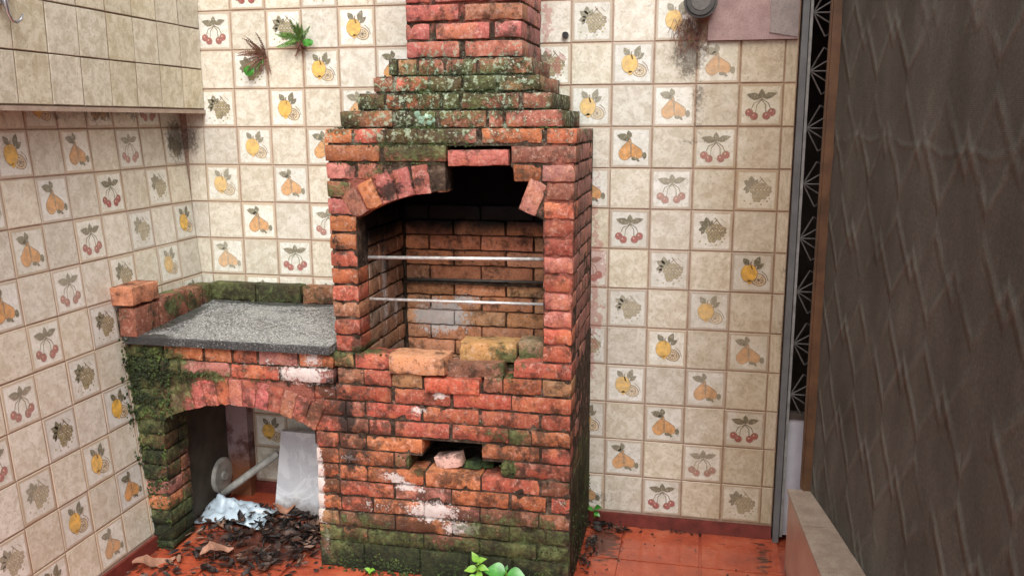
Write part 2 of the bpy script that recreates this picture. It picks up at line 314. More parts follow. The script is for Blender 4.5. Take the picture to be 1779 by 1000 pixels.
CHROME = simple('tarnished_chrome', (.45, .46, .48), .25, .35, 60, metal=.9)
PIPEM = simple('dark_grey_pipe', (.05, .045, .04), .55, .5, 30, bump=.3)
PLASTER = simple('far_wall_plaster', (.40, .36, .30), .9, .2, 3)
def make_pier():
    m, g, b = mat('flaking_pier_plaster', .9); p = g.pos(); n = g.noise(p, 11, 6, .7); z = g.n('ShaderNodeSeparateXYZ'); g.put(z.inputs[0], p)
    c = g.mix(g.sm(n, .38, .6), (.12, .05, .042), (.34, .24, .24))
    c = g.mix(g.sm(z.outputs[2], .22, .12), c, (.24, .09, .04)); g.put(b.inputs['Base Color'], c)
    g.put(b.inputs['Normal'], g.bump(n, .5, .006)); return m
PIER = make_pier()
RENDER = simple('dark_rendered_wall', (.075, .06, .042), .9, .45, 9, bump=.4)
def make_mesh_mat():
    m, g, b = mat('dusty_insect_mesh', .95); p = g.pos(); nt = m.node_tree
    n = g.noise(g.v('MULTIPLY', p, (1, 1, .45)), 5, 5, .6); nf = g.noise(g.v('MULTIPLY', p, (1, 1, .8)), 150, 4, .75)
    z = g.n('ShaderNodeSeparateXYZ'); g.put(z.inputs[0], p)
    # creases where the net is stretched over the grille behind: two crossing zigzags
    jit = g.m('MULTIPLY', g.m('SUBTRACT', g.noise(p, 1.6, 2), .5), .10)
    t = g.m('DIVIDE', g.m('PINGPONG', g.m('ADD', z.outputs[1], g.m('MULTIPLY', jit, .4)), .12), .12)
    def zig(k, per, off, wd):
        u = g.m('ABSOLUTE', g.m('SUBTRACT', g.m('FRACT', g.m('DIVIDE', g.m('ADD', g.m('ADD', z.outputs[2], off), g.m('ADD', jit, g.m('MULTIPLY', t, k))), per)), .5))
        return g.sm(u, wd, 0.)
    z1 = zig(.15, .30, .05, .13); z2 = zig(-.15, .30, .12, .13); z3 = zig(.02, 1.25, .30, .012)
    zz = g.m('MULTIPLY', g.m('ADD', g.m('ADD', z1, g.m('MULTIPLY', z2, .8)), g.m('MULTIPLY', z3, .35)), g.sm(g.noise(p, 4, 3), .30, .60))
    c = g.ramp(g.m('ADD', g.m('ADD', g.m('MULTIPLY', n, .55), g.m('MULTIPLY', nf, .45)), g.m('MULTIPLY', zz, .10)), [(.32, (.072, .067, .054)), (.5, (.125, .117, .096)), (.68, (.21, .198, .165))])
    g.put(b.inputs['Normal'], g.bump(g.m('ADD', zz, g.m('MULTIPLY', nf, .12)), .8, .012))
    wy = g.m('SINE', g.m('MULTIPLY', z.outputs[1], 1500.)); wz = g.m('SINE', g.m('MULTIPLY', z.outputs[2], 1500.))
    c = g.mix(g.m('MULTIPLY', g.m('MAXIMUM', wy, wz), .35), c, tuple([.03, .026, .022]))
    g.put(b.inputs['Base Color'], c); b.inputs['Specular IOR Level'].default_value = .1
    tr = g.n('ShaderNodeBsdfTransparent'); mx = g.n('ShaderNodeMixShader'); mx.inputs[0].default_value = .88
    nt.links.new(tr.outputs[0], mx.inputs[1]); nt.links.new(b.outputs[0], mx.inputs[2])
    nt.links.new(mx.outputs[0], nt.nodes['Material Output'].inputs['Surface']); return m
MESHM = make_mesh_mat()

# ------------------------------------------------------------------ object helpers
WM = {}                                     # world matrices of the parents
def empty(name, loc, label, cat, group=None, mw=None):
    o = bpy.data.objects.new(name, None); scene.collection.objects.link(o)
    M = mw if mw is not None else Matrix.Translation(loc)
    o.matrix_world = M; WM[o.name] = M; o.empty_display_size = .1
    o['label'] = label; o['category'] = cat
    if group: o['group'] = group
    return o
def tag(o, label=None, cat=None, group=None, kind=None):
    if label: o['label'] = label
    if cat: o['category'] = cat
    if group: o['group'] = group
    if kind: o['kind'] = kind
    return o
def link(name, me, parent=None, loc=(0, 0, 0), rot=None, scl=None, mw=None, color=None):
    """me is in its own frame; placed at world loc/rot (or matrix), kept under parent"""
    o = bpy.data.objects.new(name, me); scene.collection.objects.link(o)
    M = mw if mw is not None else Matrix.LocRotScale(Vector(loc), rot, Vector(scl) if scl else None)
    if parent is not None:
        P = WM[parent.name]; o.parent = parent; o.matrix_local = P.inverted() @ M
    else: o.matrix_world = M
    WM[o.name] = M
    if color: o.color = color
    return o
def mk(name, V, F, mats, mi=None, smooth=False):
    me = bpy.data.meshes.new(name); me.from_pydata([tuple(v) for v in V], [], F)
    for m in (mats if isinstance(mats, (list, tuple)) else [mats]): me.materials.append(m)
    if mi: me.polygons.foreach_set('material_index', mi)
    if smooth: me.polygons.foreach_set('use_smooth', [True] * len(F))
    me.update(); return me
class MB:
    """collects shapes given in world coordinates"""
    def __init__(s): s.V = []; s.F = []
    def add(s, V, F):
        b = len(s.V); s.V += [Vector(v) for v in V]; s.F += [tuple(i + b for i in f) for f in F]; return s
    def box(s, x0, x1, y0, y1, z0, z1, M=None):
        V = [Vector((x, y, z)) for x in (x0, x1) for y in (y0, y1) for z in (z0, z1)]
        if M: V = [M @ v for v in V]
        return s.add(V, [(0, 1, 3, 2), (4, 6, 7, 5), (0, 4, 5, 1), (2, 3, 7, 6), (0, 2, 6, 4), (1, 5, 7, 3)])
    def prism(s, poly, y0, y1):              # poly in (x,z), counter-clockwise seen from -Y
        n = len(poly); V = [(x, y0, z) for x, z in poly] + [(x, y1, z) for x, z in poly]
        return s.add(V, [tuple(range(n)), tuple(range(2 * n - 1, n - 1, -1))] + [(i, i + n, (i + 1) % n + n, (i + 1) % n) for i in range(n)])
    def tube(s, pts, r, k=10, cap=True):
        pts = [Vector(p) for p in pts]; rr = r if isinstance(r, (list, tuple)) else [r] * len(pts)
        V = []; F = []; a0 = None
        for i, p in enumerate(pts):
            d = (pts[min(i + 1, len(pts) - 1)] - pts[max(i - 1, 0)]).normalized()
            a = d.orthogonal().normalized() if a0 is None else (a0 - d * a0.dot(d)).normalized()
            a0 = a; b = d.cross(a)
            V += [p + (a * math.cos(t) + b * math.sin(t)) * rr[i] for t in [2 * math.pi * j / k for j in range(k)]]
        for i in range(len(pts) - 1):
            F += [(i * k + j, i * k + (j + 1) % k, (i + 1) * k + (j + 1) % k, (i + 1) * k + j) for j in range(k)]
        if cap: F += [tuple(range(k - 1, -1, -1)), tuple(range((len(pts) - 1) * k, len(pts) * k))]
        return s.add(V, F)
    def build(s, name, m, parent=None, origin=None, smooth=False):
        if origin is None:
            if parent is not None: origin = WM[parent.name].translation
            else:
                lo = [min(v[i] for v in s.V) for i in range(3)]; hi = [max(v[i] for v in s.V) for i in range(3)]
                origin = ((lo[0] + hi[0]) / 2, (lo[1] + hi[1]) / 2, lo[2])
        o = Vector(origin)
        return link(name, mk(name, [v - o for v in s.V], s.F, m, smooth=smooth), parent, mw=Matrix.Translation(o))

# ------------------------------------------------------------------ bricks
def brick_mesh(seed, rough=1., nx=12, ny=4, nz=4, size=(.2, .1, .052), extra=0.):
    rnd = random.Random(seed); off = Vector((seed * 3.7, seed * 1.3, seed * 2.1))
    hx, hy, hz = size[0] / 2, size[1] / 2, size[2] / 2; idx = {}; V = []; F = []
    rr = .0036 * rough
    chips = [(Vector((rnd.choice((-1, 1)) * hx * rnd.uniform(.3, 1), -hy, rnd.choice((-1, 1)) * hz)), rnd.uniform(.006, .019)) for _ in range(5)]
    def vert(i, j, k):
        key = (i, j, k)
        if key in idx: return idx[key]
        def c(i, n, h):                      # rows bunched near the edges so that arrises round off
            t = i / n; t = 2 * t - 1
            return h * math.copysign(abs(t) ** .6 if n > 3 else abs(t), t)
        p = Vector((c(i, nx, hx), c(j, ny, hy), c(k, nz, hz) * (1 if k in (0, nz) else 1.4)))
        q = Vector([max(-(h - rr), min(h - rr, a)) for a, h in zip(p, (hx, hy, hz))])
        d = p - q
        if d.length > rr: d = d.normalized() * rr
        p = q + d
        n = mnoise.noise_vector(p * 28 + off) * .0022 * rough + mnoise.noise_vector(p * 95 + off) * .0016 * rough
        p = p + n
        for cp, cr in chips:
            dd = (p - cp).length
            if dd < cr: p = p - (cp.normalized() * (cr - dd) * .55)
        idx[key] = len(V); V.append(p); return idx[key]
    def quad(f): F.append(tuple(vert(*a) for a in f))
    for j in range(ny):
        for k in range(nz):
            quad([(0, j, k), (0, j, k + 1), (0, j + 1, k + 1), (0, j + 1, k)]); quad([(nx, j, k), (nx, j + 1, k), (nx, j + 1, k + 1), (nx, j, k + 1)])
    for i in range(nx):
        for k in range(nz):
            quad([(i, 0, k), (i + 1, 0, k), (i + 1, 0, k + 1), (i, 0, k + 1)]); quad([(i, ny, k), (i, ny, k + 1), (i + 1, ny, k + 1), (i + 1, ny, k)])
        for j in range(ny):
            quad([(i, j, 0), (i, j + 1, 0), (i + 1, j + 1, 0), (i + 1, j, 0)]); quad([(i, j, nz), (i + 1, j, nz), (i + 1, j + 1, nz), (i, j + 1, nz)])
    me = mk('brick', V, F, BRICK, smooth=True); me.set_sharp_from_angle(angle=R(38)); return me
LONG = [brick_mesh(i) for i in range(12)]
SHORT = [brick_mesh(50 + i, nx=7, size=(.1, .1, .052)) for i in range(8)]
CLEAN = brick_mesh(90, .6)
RED = (.41, .100, .062); ORG = (.45, .145, .062); PNK = (.40, .130, .108); TAN = (.42, .24, .11); BRN = (.24, .10, .055); DRK = (.12, .05, .035); RSE = (.40, .16, .13); MAR = (.30, .11, .07)
br = random.Random(3)
def brick(parent, x0, x1, z0, z1, y0, y1, col, moss=0., jit=1., name='brick', rotz=0., roty=0.):
    lx, ly, lz = abs(x1 - x0), abs(y1 - y0), abs(z1 - z0); cx, cy, cz = (x0 + x1) / 2, (y0 + y1) / 2, (z0 + z1) / 2
    me = br.choice(LONG if lx > .14 else SHORT); L0 = .2 if lx > .14 else .1
    f = br.uniform(.88, 1.1); c = tuple(min(.9, v * f * br.uniform(.93, 1.07)) for v in col)
    from mathutils import Euler
    e = Euler((R(br.uniform(-.8, .8)) * jit, R(br.uniform(-.55, .55)) * jit + roty, R(br.uniform(-.6, .6)) * jit + rotz))
    sg = br.choice((1, -1))
    return link(name, me, parent, (cx, cy + br.uniform(-.003, .003) * jit, cz + br.uniform(-.0012, .0012) * jit), e.to_quaternion(), (lx / L0 * sg if False else lx / L0, ly / .1, lz / .052), color=(*c, moss))
def side_brick(parent, xf, y0, y1, z0, z1, depth, col, moss=0., out=1):
    """brick in a face that looks along +X (out=1) or -X (out=-1); xf is that face"""
    from mathutils import Euler
    ly = abs(y1 - y0); me = br.choice(LONG if ly > .14 else SHORT); L0 = .2 if ly > .14 else .1
    e = Euler((R(br.uniform(-.4, .4)), R(br.uniform(-.8, .8)), R(90 * out) + R(br.uniform(-.5, .5))))
    f = br.uniform(.85, 1.1); c = tuple(min(.9, v * f) for v in col)
    return link('brick', me, parent, (xf - out * depth / 2 + br.uniform(-.002, .002), (y0 + y1) / 2, (z0 + z1) / 2), e.to_quaternion(), (ly / L0, depth / .1, abs(z1 - z0) / .052), color=(*c, moss))

# ------------------------------------------------------------------ setting: ground and surrounding yard
tag(MB().box(-8, 8, -12, 4, -.3, -.012).build('floor', FLOOR), kind='structure')
floor_o = bpy.data.objects['floor']
ft = mk('floor_tile', [(-.146, -.146, -.012), (.146, -.146, -.012), (.146, .146, -.012), (-.146, .146, -.012), (-.144, -.144, 0), (.144, -.144, 0), (.144, .144, 0), (-.144, .144, 0)],
        [(4, 5, 6, 7), (0, 1, 5, 4), (1, 2, 6, 5), (2, 3, 7, 6), (3, 0, 4, 7)], FLOOR)
fr = random.Random(5)
for i in range(8):
    for j in range(10):
        x = -1.56 + .30 * i; y = -.14 - .295 * j
        link('floor_tile', ft, floor_o, (x, y, fr.uniform(-.0012, .0006)), None, (1.005, .99, 1))

# ------------------------------------------------------------------ tiles with printed fruit
U = .058
def circ(cx, cy, r, n=14, sx=1., sy=1., rot=0.):
    return [(cx + (math.cos(a) * r * sx) * math.cos(rot) - math.sin(a) * r * sy * math.sin(rot), cy + math.cos(a) * r * sx * math.sin(rot) + math.sin(a) * r * sy * math.cos(rot)) for a in [2 * math.pi * k / n for k in range(n)]]
def leaf2(cx, cy, ang, ln, wd):
    pts = [(0, 0), (.2, .35), (.45, .5), (.75, .34), (1, 0), (.75, -.3), (.45, -.48), (.2, -.36)]
    ca, sa = math.cos(R(ang)), math.sin(R(ang))
    return [(cx + x * ln * ca - y * wd * sa, cy + x * ln * sa + y * wd * ca) for x, y in pts][::-1]
def stroke(pts, w):
    out = []
    for (x0, y0), (x1, y1) in zip(pts, pts[1:]):
        d = Vector((x1 - x0, y1 - y0)).normalized(); nx, ny = -d.y * w, d.x * w
        out.append([(x0 - nx, y0 - ny), (x1 - nx, y1 - ny), (x1 + nx, y1 + ny), (x0 + nx, y0 + ny)])
    return out
def pear(cx, cy, rot, s):
    pts = []
    for k in range(16):
        a = 2 * math.pi * k / 16; r = .42 * (1 - .36 * max(0, math.sin(a)) ** 2 * 0)
        x = math.cos(a) * .34 * (1 - .62 * max(0, math.sin(a))); y = math.sin(a) * (.78 if math.sin(a) > 0 else .36)
        ca, sa = math.cos(R(rot)), math.sin(R(rot)); pts.append((cx + (x * ca - y * sa) * s, cy + (x * sa + y * ca) * s))
    return pts
def art(kind):
    L = []                                   # (layer, material index, polygon)
    def a(lay, mi, *polys):
        for p_ in polys: L.append((lay, mi, p_))
    YEL, ORA, RD, LF, LN, PL, GP = 1, 2, 3, 4, 5, 6, 7
    if kind == 'lemon':
        a(1, LN, circ(.32, -.36, .44, 14, 1.05, .8, -.4)); a(2, PL, circ(.33, -.37, .38, 14, 1.05, .8, -.4)); a(3, LN, circ(.36, -.38, .25, 10)); a(4, PL, circ(.36, -.38, .21, 10))
        for t in range(0, 180, 45): a(5, LN, *stroke([(.36 - .2 * math.cos(R(t)), -.38 - .2 * math.sin(R(t))), (.36 + .2 * math.cos(R(t)), -.38 + .2 * math.sin(R(t)))], .018))
        a(5, LN, circ(-.15, -.03, .475, 16, .95, 1.08)); a(6, YEL, circ(-.16, -.02, .45, 16, .95, 1.08)); a(6, YEL, circ(-.12, -.5, .12, 8))
        a(7, LF, leaf2(-.18, .42, 130, .5, .34), leaf2(.14, .34, 68, .62, .36), leaf2(.22, .22, 40, .5, .26)); a(6, LN, *stroke([(.0, .2), (-.1, .5), (-.05, .62)], .03)); a(6, LN, *stroke([(.5, .1), (.75, -.12), (.84, -.4)], .02))
    elif kind == 'pear':
        a(1, LN, pear(.30, -.30, 36, 1.04)); a(2, ORA, pear(.29, -.30, 36, .96)); a(3, LN, pear(-.30, -.30, -20, 1.08)); a(4, ORA, pear(-.31, -.31, -20, 1.))
        a(5, LN, *stroke([(-.1, .35), (.0, .1), (-.02, -.35)], .025)); a(3, LF, circ(.74, -.42, .16, 9, .8, 1.2), circ(.20, -.60, .13, 8, 1.3, .8), circ(.42, -.66, .10, 8)); a(4, 0, circ(.5, -.62, .07, 6))
        a(6, LF, leaf2(-.12, .50, 165, .66, .40), leaf2(-.05, .52, 105, .42, .30), leaf2(-.05, .5, 195, .35, .2)); a(5, LN, *stroke([(-.1, .5), (-.16, .28)], .035))
    elif kind == 'cherry':
        for cx, cy in ((-.62, -.42), (-.34, -.62), (.34, -.60), (.62, -.40)):
            a(1 if abs(cx) > .5 else 3, LN, circ(cx, cy, .235, 11)); a(2 if abs(cx) > .5 else 4, RD, circ(cx, cy, .21, 11)); a(5, PL, circ(cx - .05, cy + .06, .045, 6))
        a(1, LF, *stroke([(-.5, -.2), (-.38, .1), (-.1, .22), (.05, .35)], .025)); a(1, LF, *stroke([(-.25, -.4), (-.22, 0), (.05, .3)], .02)); a(1, LF, *stroke([(.3, -.4), (.28, 0), (.05, .3)], .025)); a(1, LF, *stroke([(.55, -.2), (.42, .1), (.05, .35)], .025))
        a(6, LF, leaf2(.0, .40, 165, .82, .42), leaf2(.05, .36, 92, .56, .36), leaf2(.1, .42, 18, .78, .36)); a(7, LN, *stroke([(0, .4), (-.6, .56)], .014)); a(7, LN, *stroke([(.1, .43), (.7, .62)], .014))
    else:
        for r_, row in enumerate([(-.35, .35, 5), (-.3, .15, 6), (-.26, -.05, 6), (-.2, -.24, 5), (-.12, -.42, 4), (-.1, -.58, 2)]):
            for k in range(row[2]): cx = row[0] + k * .2 + .05 * (r_ % 2); a(1, LN, circ(cx, row[1], .115, 8)); a(2, GP, circ(cx - .01, row[1] + .01, .078, 7))
        a(3, LF, leaf2(-.2, .25, 150, .62, .42), leaf2(-.25, .35, 100, .5, .36), leaf2(-.3, .2, 200, .5, .34), leaf2(-.15, .3, 60, .4, .25), leaf2(-.4, .1, 235, .36, .22))
        a(3, LN, *stroke([(.15, .8), (.4, .5), (.75, .15), (.85, -.1)], .03)); a(3, LN, *stroke([(.3, .7), (.15, .5), (-.1, .3)], .025)); a(3, LN, *stroke([(.5, .75), (.78, .5)], .015))
        a(1, GP, circ(-.65, -.62, .06, 6), circ(.62, -.62, .07, 6), circ(.3, -.8, .06, 6), circ(-.3, -.78, .05, 6), circ(.75, -.45, .05, 6))
    return L
def tile_mesh(kind, seed=0):
    base = TILE_PLAIN if kind == 'plain' else (TILE_TAN if kind == 'tan' else TILE_PRINT)
    h, w = .0735, .0752; t = .002
    V = [(-w, .010, -w), (w, .010, -w), (w, .010, w), (-w, .010, w), (-w, .0016, -w), (w, .0016, -w), (w, .0016, w), (-w, .0016, w), (-h, 0, -h), (h, 0, -h), (h, 0, h), (-h, 0, h)]
    F = [(8, 9, 10, 11), (4, 5, 9, 8), (5, 6, 10, 9), (6, 7, 11, 10), (7, 4, 8, 11), (0, 1, 5, 4), (1, 2, 6, 5), (2, 3, 7, 6), (3, 0, 4, 7)]; mi = [0] * 9
    if kind not in ('plain', 'tan'):
        rd = random.Random(seed)
        for lay, m_, poly in art(kind):
            b = len(V)
            V += [(x * U * (1.2 if kind in ('lemon', 'pear') else 1.1) + rd.uniform(-.0005, .0005), -.00022 * lay, y * U * (1.2 if kind in ('lemon', 'pear') else 1.1) + rd.uniform(-.0005, .0005)) for x, y in poly]
            F.append(tuple(range(b, len(V)))); mi.append(m_)
    me = mk('tile', V, F, [base, P_YEL, P_ORG, P_RED, P_LEAF, P_LINE, P_PALE, P_GRP], mi); return me
KINDS = ['lemon', 'pear', 'cherry', 'grape']
TM = {k: tile_mesh(k, 1) for k in KINDS}; TM['plain'] = tile_mesh('plain'); TM['tan'] = tile_mesh('tan')
tr = random.Random(11)
PZ = .15455; zrow = lambda j: .06 + (13 - j) * PZ
def put_tile(parent, kind, M, sx=1., sz=1., clean=True):
    from mathutils import Euler
    J = Matrix.LocRotScale(Vector((tr.uniform(-.0008, .0008), tr.uniform(-.0007, .0007), tr.uniform(-.0008, .0008))), Euler((R(tr.uniform(-.25, .25)), R(tr.uniform(-.3, .3)), R(tr.uniform(-.25, .25)))), Vector((sx, 1, sz)))
    return link('tile', TM[kind], parent, mw=M @ J)

# back wall ------------------------------------------------------------------
bw = empty('tiled_wall', (-.5, .1, 0), 'back wall of cream and fruit-print tiles standing behind the brick barbecue', 'wall')
MB().box(-1.97, .664, .0028, .22, -.01, 2.62).build('wall_core', GROUT, bw)
MB().box(-1.72, .662, -.010, .003, 0, .052).build('skirting', SKIRT, bw)
PX = .155
for r_ in range(-3, 13):
    for c_ in range(-12, 5):
        cx = (c_ + .5) * PX; cz = (zrow(r_) + zrow(r_ + 1)) / 2; sx = 1.; sz = PZ / .155
        if -.80 < cx < -.16 and cz < 1.5: continue
        k = 'plain'
        if (c_ + r_) % 2 and c_ > -12 and c_ < 4: k = KINDS[((c_ + r_ - 1) // 2) % 4]
        if c_ == -12: cx = -1.742; sx = .50
        if c_ == 4: cx = .6415; sx = .26
        if c_ >= 2 and r_ <= 0 and r_ > -3: continue      # under the pink slab
        put_tile(bw, k, Matrix.Translation((cx, 0, cz)), sx, sz)
# left wall, leaning a little --------------------------------------------------
lean = math.atan(.0774)
ML = Matrix.Translation((-1.6831 - .0774 * -.06, 0, 0)) @ Matrix.Rotation(-lean, 4, 'Y') @ Matrix.Rotation(R(90), 4, 'Z')   # local -Y looks to +X, local +X runs to +Y
lw = empty('tiled_wall', (0, 0, 0), 'left side wall of cream and fruit-print tiles below the tan tiled box', 'wall', mw=ML)
def lbox(mb, x0, x1, y0, y1, z0, z1): return mb.box(x0, x1, y0, y1, z0, z1, ML)
lbox(MB(), -2.2, .0, .0028, .2, -.02, 2.3).build('wall_core', GROUT, lw, origin=(0, 0, 0))
lbox(MB(), -2.2, -.0, -.010, .003, 0, .052).build('skirting', SKIRT, lw, origin=(0, 0, 0))
PL_ = .1463
for r_ in range(2, 13):
    for cl in range(-8, 7):
        cz = (zrow(r_) + zrow(r_ + 1)) / 2; cx = -(7 - cl - .5) * PL_
        k = 'plain'
        if (cl + r_) % 2: k = KINDS[((cl + r_ - 3) // 2) % 4]
        put_tile(lw, k, ML @ Matrix.Translation((cx, 0, cz / math.cos(lean))), PL_ / .155, PZ / .155 / math.cos(lean))
# tan tiled box over it ---------------------------------------------------------
bx = empty('tiled_box', (-1.85, -1.0, 1.662), 'tan tiled overhanging box above the left fruit-tile wall', 'wall box')
MB().box(-2.15, -1.6945, -2.2, .0, 1.668, 2.62).build('box_core', GROUTD, bx)
MB().box(-1.700, -1.686, -2.2, -.001, 1.662, 1.677).build('edge_trim', CAPT, bx)
for r_ in range(6):
    for cl in range(15):
        M = Matrix.Translation((-1.690, -(cl + .5) * .1463, 1.680 + (r_ + .5) * .1605)) @ Matrix.Rotation(R(90), 4, 'Z')
        put_tile(bx, 'tan', M, .1463 / .1555, .1605 / .1552)
hk = empty('wall_hook', (-1.68, -1.05, 1.92), 'metal hook hanging on the tan tiled box at the upper left', 'hook')
MB().tube([(-1.668, -1.07, 2.03), (-1.664, -1.066, 1.97), (-1.662, -1.062, 1.94), (-1.66, -1.052, 1.921), (-1.658, -1.035, 1.918), (-1.655, -1.022, 1.927), (-1.652, -1.016, 1.943)], [.009, .008, .006, .005, .005, .004, .003], 10).build('hook', CHROME, hk, smooth=True)
MB().box(-1.688, -1.666, -1.085, -1.05, 1.965, 2.04).build('plate', CHROME, hk)

# ------------------------------------------------------------------ the barbecue
YF = -.56
bb = empty('brick_barbecue', (-.5, -.28, 0), 'mossy red brick barbecue with broken arch and stepped hood under a chimney', 'barbecue')
core = MB()
G8 = .006; yf = YF + G8
core.box(-1.0 + G8, -.055 - G8, yf, -.006, 0, .40)
core.box(-1.0 + G8, -.643, yf, -.006, .40, .462); core.box(-.300, -.057 - G8, yf, -.006, .40, .462)
core.box(-1.0 + G8, -.592, yf, -.006, .462, .523); core.box(-.372, -.057 - G8, yf, -.006, .462, .523)
core.box(-.643, -.592, -.20, -.006, .40, .462)
core.box(-.60, -.29, -.18, -.006, .401, .522)
core.box(-1.0 + G8, -.057 - G8, yf, -.006, .523, .64)
core.box(-.905 + G8, -.708, yf, -.455, .64, .755); core.box(-.25, -.057 - G8, yf, -.455, .64, .825); core.box(-.708, -.25, yf, -.455, .64, .74)
core.box(-.905 + G8, -.818, -.456, -.006, .64, .825); core.box(-.150, -.057 - G8, -.456, -.006, .64, .825); core.box(-1.0 + G8, -.906 + G8, yf, -.006, .64, .70)
core.box(-.905 + G8, -.708, yf + .004, -.47, .755, .818)
core.box(-.708, -.25, -.47, -.40, .74, .79)
U_poly = [(-.900 + 0, .825), (-.812, .825), (-.809, 1.310), (-.75, 1.337), (-.691, 1.359), (-.64, 1.376), (-.584, 1.390), (-.49, 1.404), (-.492, 1.549), (-.262, 1.549), (-.268, 1.485), (-.245, 1.452), (-.197, 1.428), (-.206, 1.335), (-.160, 1.312), (-.158, .825), (-.062, .825), (-.060, 1.60), (-.902, 1.60)]
core.prism(U_poly, yf, -.455)
core.box(-.905 + G8, -.818, -.456, -.006, .825, 1.60); core.box(-.150, -.060 - .006, -.456, -.006, .825, 1.60)
core.box(-.818, -.150, -.066, -.006, .64, 1.60)
core.build('mortar_core', MORTAR, bb)
ZT = [1.603, 1.551] + [1.551 - .06025 * k for k in range(1, 27)]      # joints between the courses, from the cap down
rows = {
 1: [(-.911, -.815, ORG, .2), (-.805, -.700, RED, .6), (-.690, -.586, ORG, .7), (-.58, -.383, RSE, .75), (-.362, -.165, ORG, .1), (-.147, -.052, ORG, .05)],
 2: [(-.91, -.716, ORG, .1), (-.697, -.487, MAR, .35), (-.264, -.052, MAR, .1)],
 3: [(-.91, -.807, RSE, .2), (-.795, -.71, MAR, .7), (-.258, -.167, ORG, .2), (-.161, -.057, RSE, .0)],
 4: [(-.909, -.825, MAR, .8), (-.146, -.059, MAR, .05)], 5: [(-.907, -.822, PNK, .0), (-.155, -.058, RED, .1)],
 6: [(-.905, -.811, ORG, .3), (-.154, -.059, RED, .0)], 7: [(-.906, -.812, ORG, .1), (-.154, -.06, RED, .0)],
 8: [(-.906, -.812, RED, .15), (-.154, -.059, PNK, .0)], 9: [(-.904, -.81, ORG, .1), (-.154, -.06, RED, 0)], 10: [(-.903, -.809, RED, .1), (-.153, -.06, PNK, 0)],
 11: [(-.904, -.809, BRN, .4), (-.154, -.062, PNK, 0)], 12: [(-.901, -.808, RED, .15), (-.155, -.061, RED, 0)], 13: [(-.900, -.807, RED, .05), (-.156, -.062, RED, 0)],
 14: [(-.909, -.839, TAN, .6), (-.83, -.706, RED, .0), (-.257, -.06, RED, 0)],
 15: [(-.898, -.804, BRN, .5), (-.797, -.698, RED, .1), (-.694, -.585, TAN, .3), (-.363, -.299, MAR, .4), (-.294, -.164, ORG, .1), (-.158, -.059, TAN, .2)],
 16: [(-.991, -.912, RED, 0), (-.905, -.703, RED, .1), (-.684, -.485, RED, .0), (-.472, -.269, RED, .15), (-.263, -.06, RED, .05)],
 17: [(-.99, -.877, RED, 0), (-.87, -.804, MAR, .2), (-.795, -.595, RED, 0), (-.584, -.386, RED, .0), (-.372, -.171, RED, .1), (-.161, -.063, RED, 0)],
 18: [(-.995, -.872, RED, 0), (-.867, -.791, MAR, .4), (-.784, -.707, RED, .2), (-.687, -.492, RED, 0), (-.477, -.279, RED, 0), (-.273, -.201, BRN, .6), (-.195, -.063, ORG, .3)],
 19: [(-.989, -.908, RED, .1), (-.901, -.804, MAR, .1), (-.796, -.592, ORG, .15), (-.373, -.171, ORG, .05), (-.159, -.062, RED, 0)],
 20: [(-.992, -.91, ORG, 0), (-.905, -.7, ORG, .15), (-.692, -.641, BRN, .9), (-.303, -.266, BRN, .9), (-.257, -.063, RED, .05)],
 21: [(-.992, -.913, ORG, 0), (-.904, -.802, ORG, .2), (-.795, -.589, ORG, .05), (-.579, -.38, ORG, 0), (-.373, -.17, RED, 0), (-.16, -.063, BRN, .2)],
 22: [(-.993, -.912, ORG, .1), (-.906, -.702, RED, .2), (-.694, -.489, RSE, 0), (-.482, -.279, ORG, .1), (-.266, -.146, ORG, .1), (-.125, -.063, RED, .1)],
 23: [(-.995, -.908, ORG, .1), (-.901, -.786, RED, .3), (-.778, -.592, ORG, .1), (-.585, -.385, PNK, 0), (-.377, -.173, BRN, .3), (-.167, -.064, BRN, .4)],
 24: [(-.995, -.918, TAN, .3), (-.909, -.702, BRN, .5), (-.694, -.487, ORG, 0), (-.472, -.279, TAN, .5), (-.273, -.148, BRN, .7), (-.141, -.063, DRK, .6)],
 25: [(-.995, -.912, TAN, .6), (-.900, -.811, ORG, .4), (-.802, -.596, BRN, .7), (-.589, -.388, MAR, .3), (-.38, -.179, BRN, .7), (-.171, -.064, DRK, .7)],
 26: [(-.995, -.826, DRK, .7), (-.818, -.611, DRK, .8), (-.603, -.427, DRK, .7), (-.419, -.267, DRK, .8), (-.259, -.063, DRK, .7)]}
for n, lst in rows.items():
    z1 = ZT[n - 1] - .0010; z0 = ZT[n] + .0052
    if n == 1: z1 = 1.603
    if n == 26: z0 = .0
    for i, (a, b, c, mo) in enumerate(lst):
        last = i == len(lst) - 1
        brick(bb, a - .0015, b + (.0015 if not last else 0), z0, z1, YF, YF + .098, c, mo, jit=.6 if last else 1)
# right-hand side face
for n in range(1, 27):
    z1 = ZT[n - 1] - .0015; z0 = ZT[n] + .0065
    if n == 26: z0 = 0
    c = MAR if n < 21 else DRK; segs = [(-.452, -.254), (-.246, -.052)] if n % 2 else [(-.452, -.354), (-.346, -.150), (-.142, -.03)]
    for y0, y1 in segs:
        xf = -.066 + (y0 + y1) / 2 / -.56 * (.012 if n < 6 else .006)
        side_brick(bb, xf, y0, y1, z0, z1, .06, (.36, .14, .12) if n < 20 else c, .1 if 2 < n < 17 else .35)
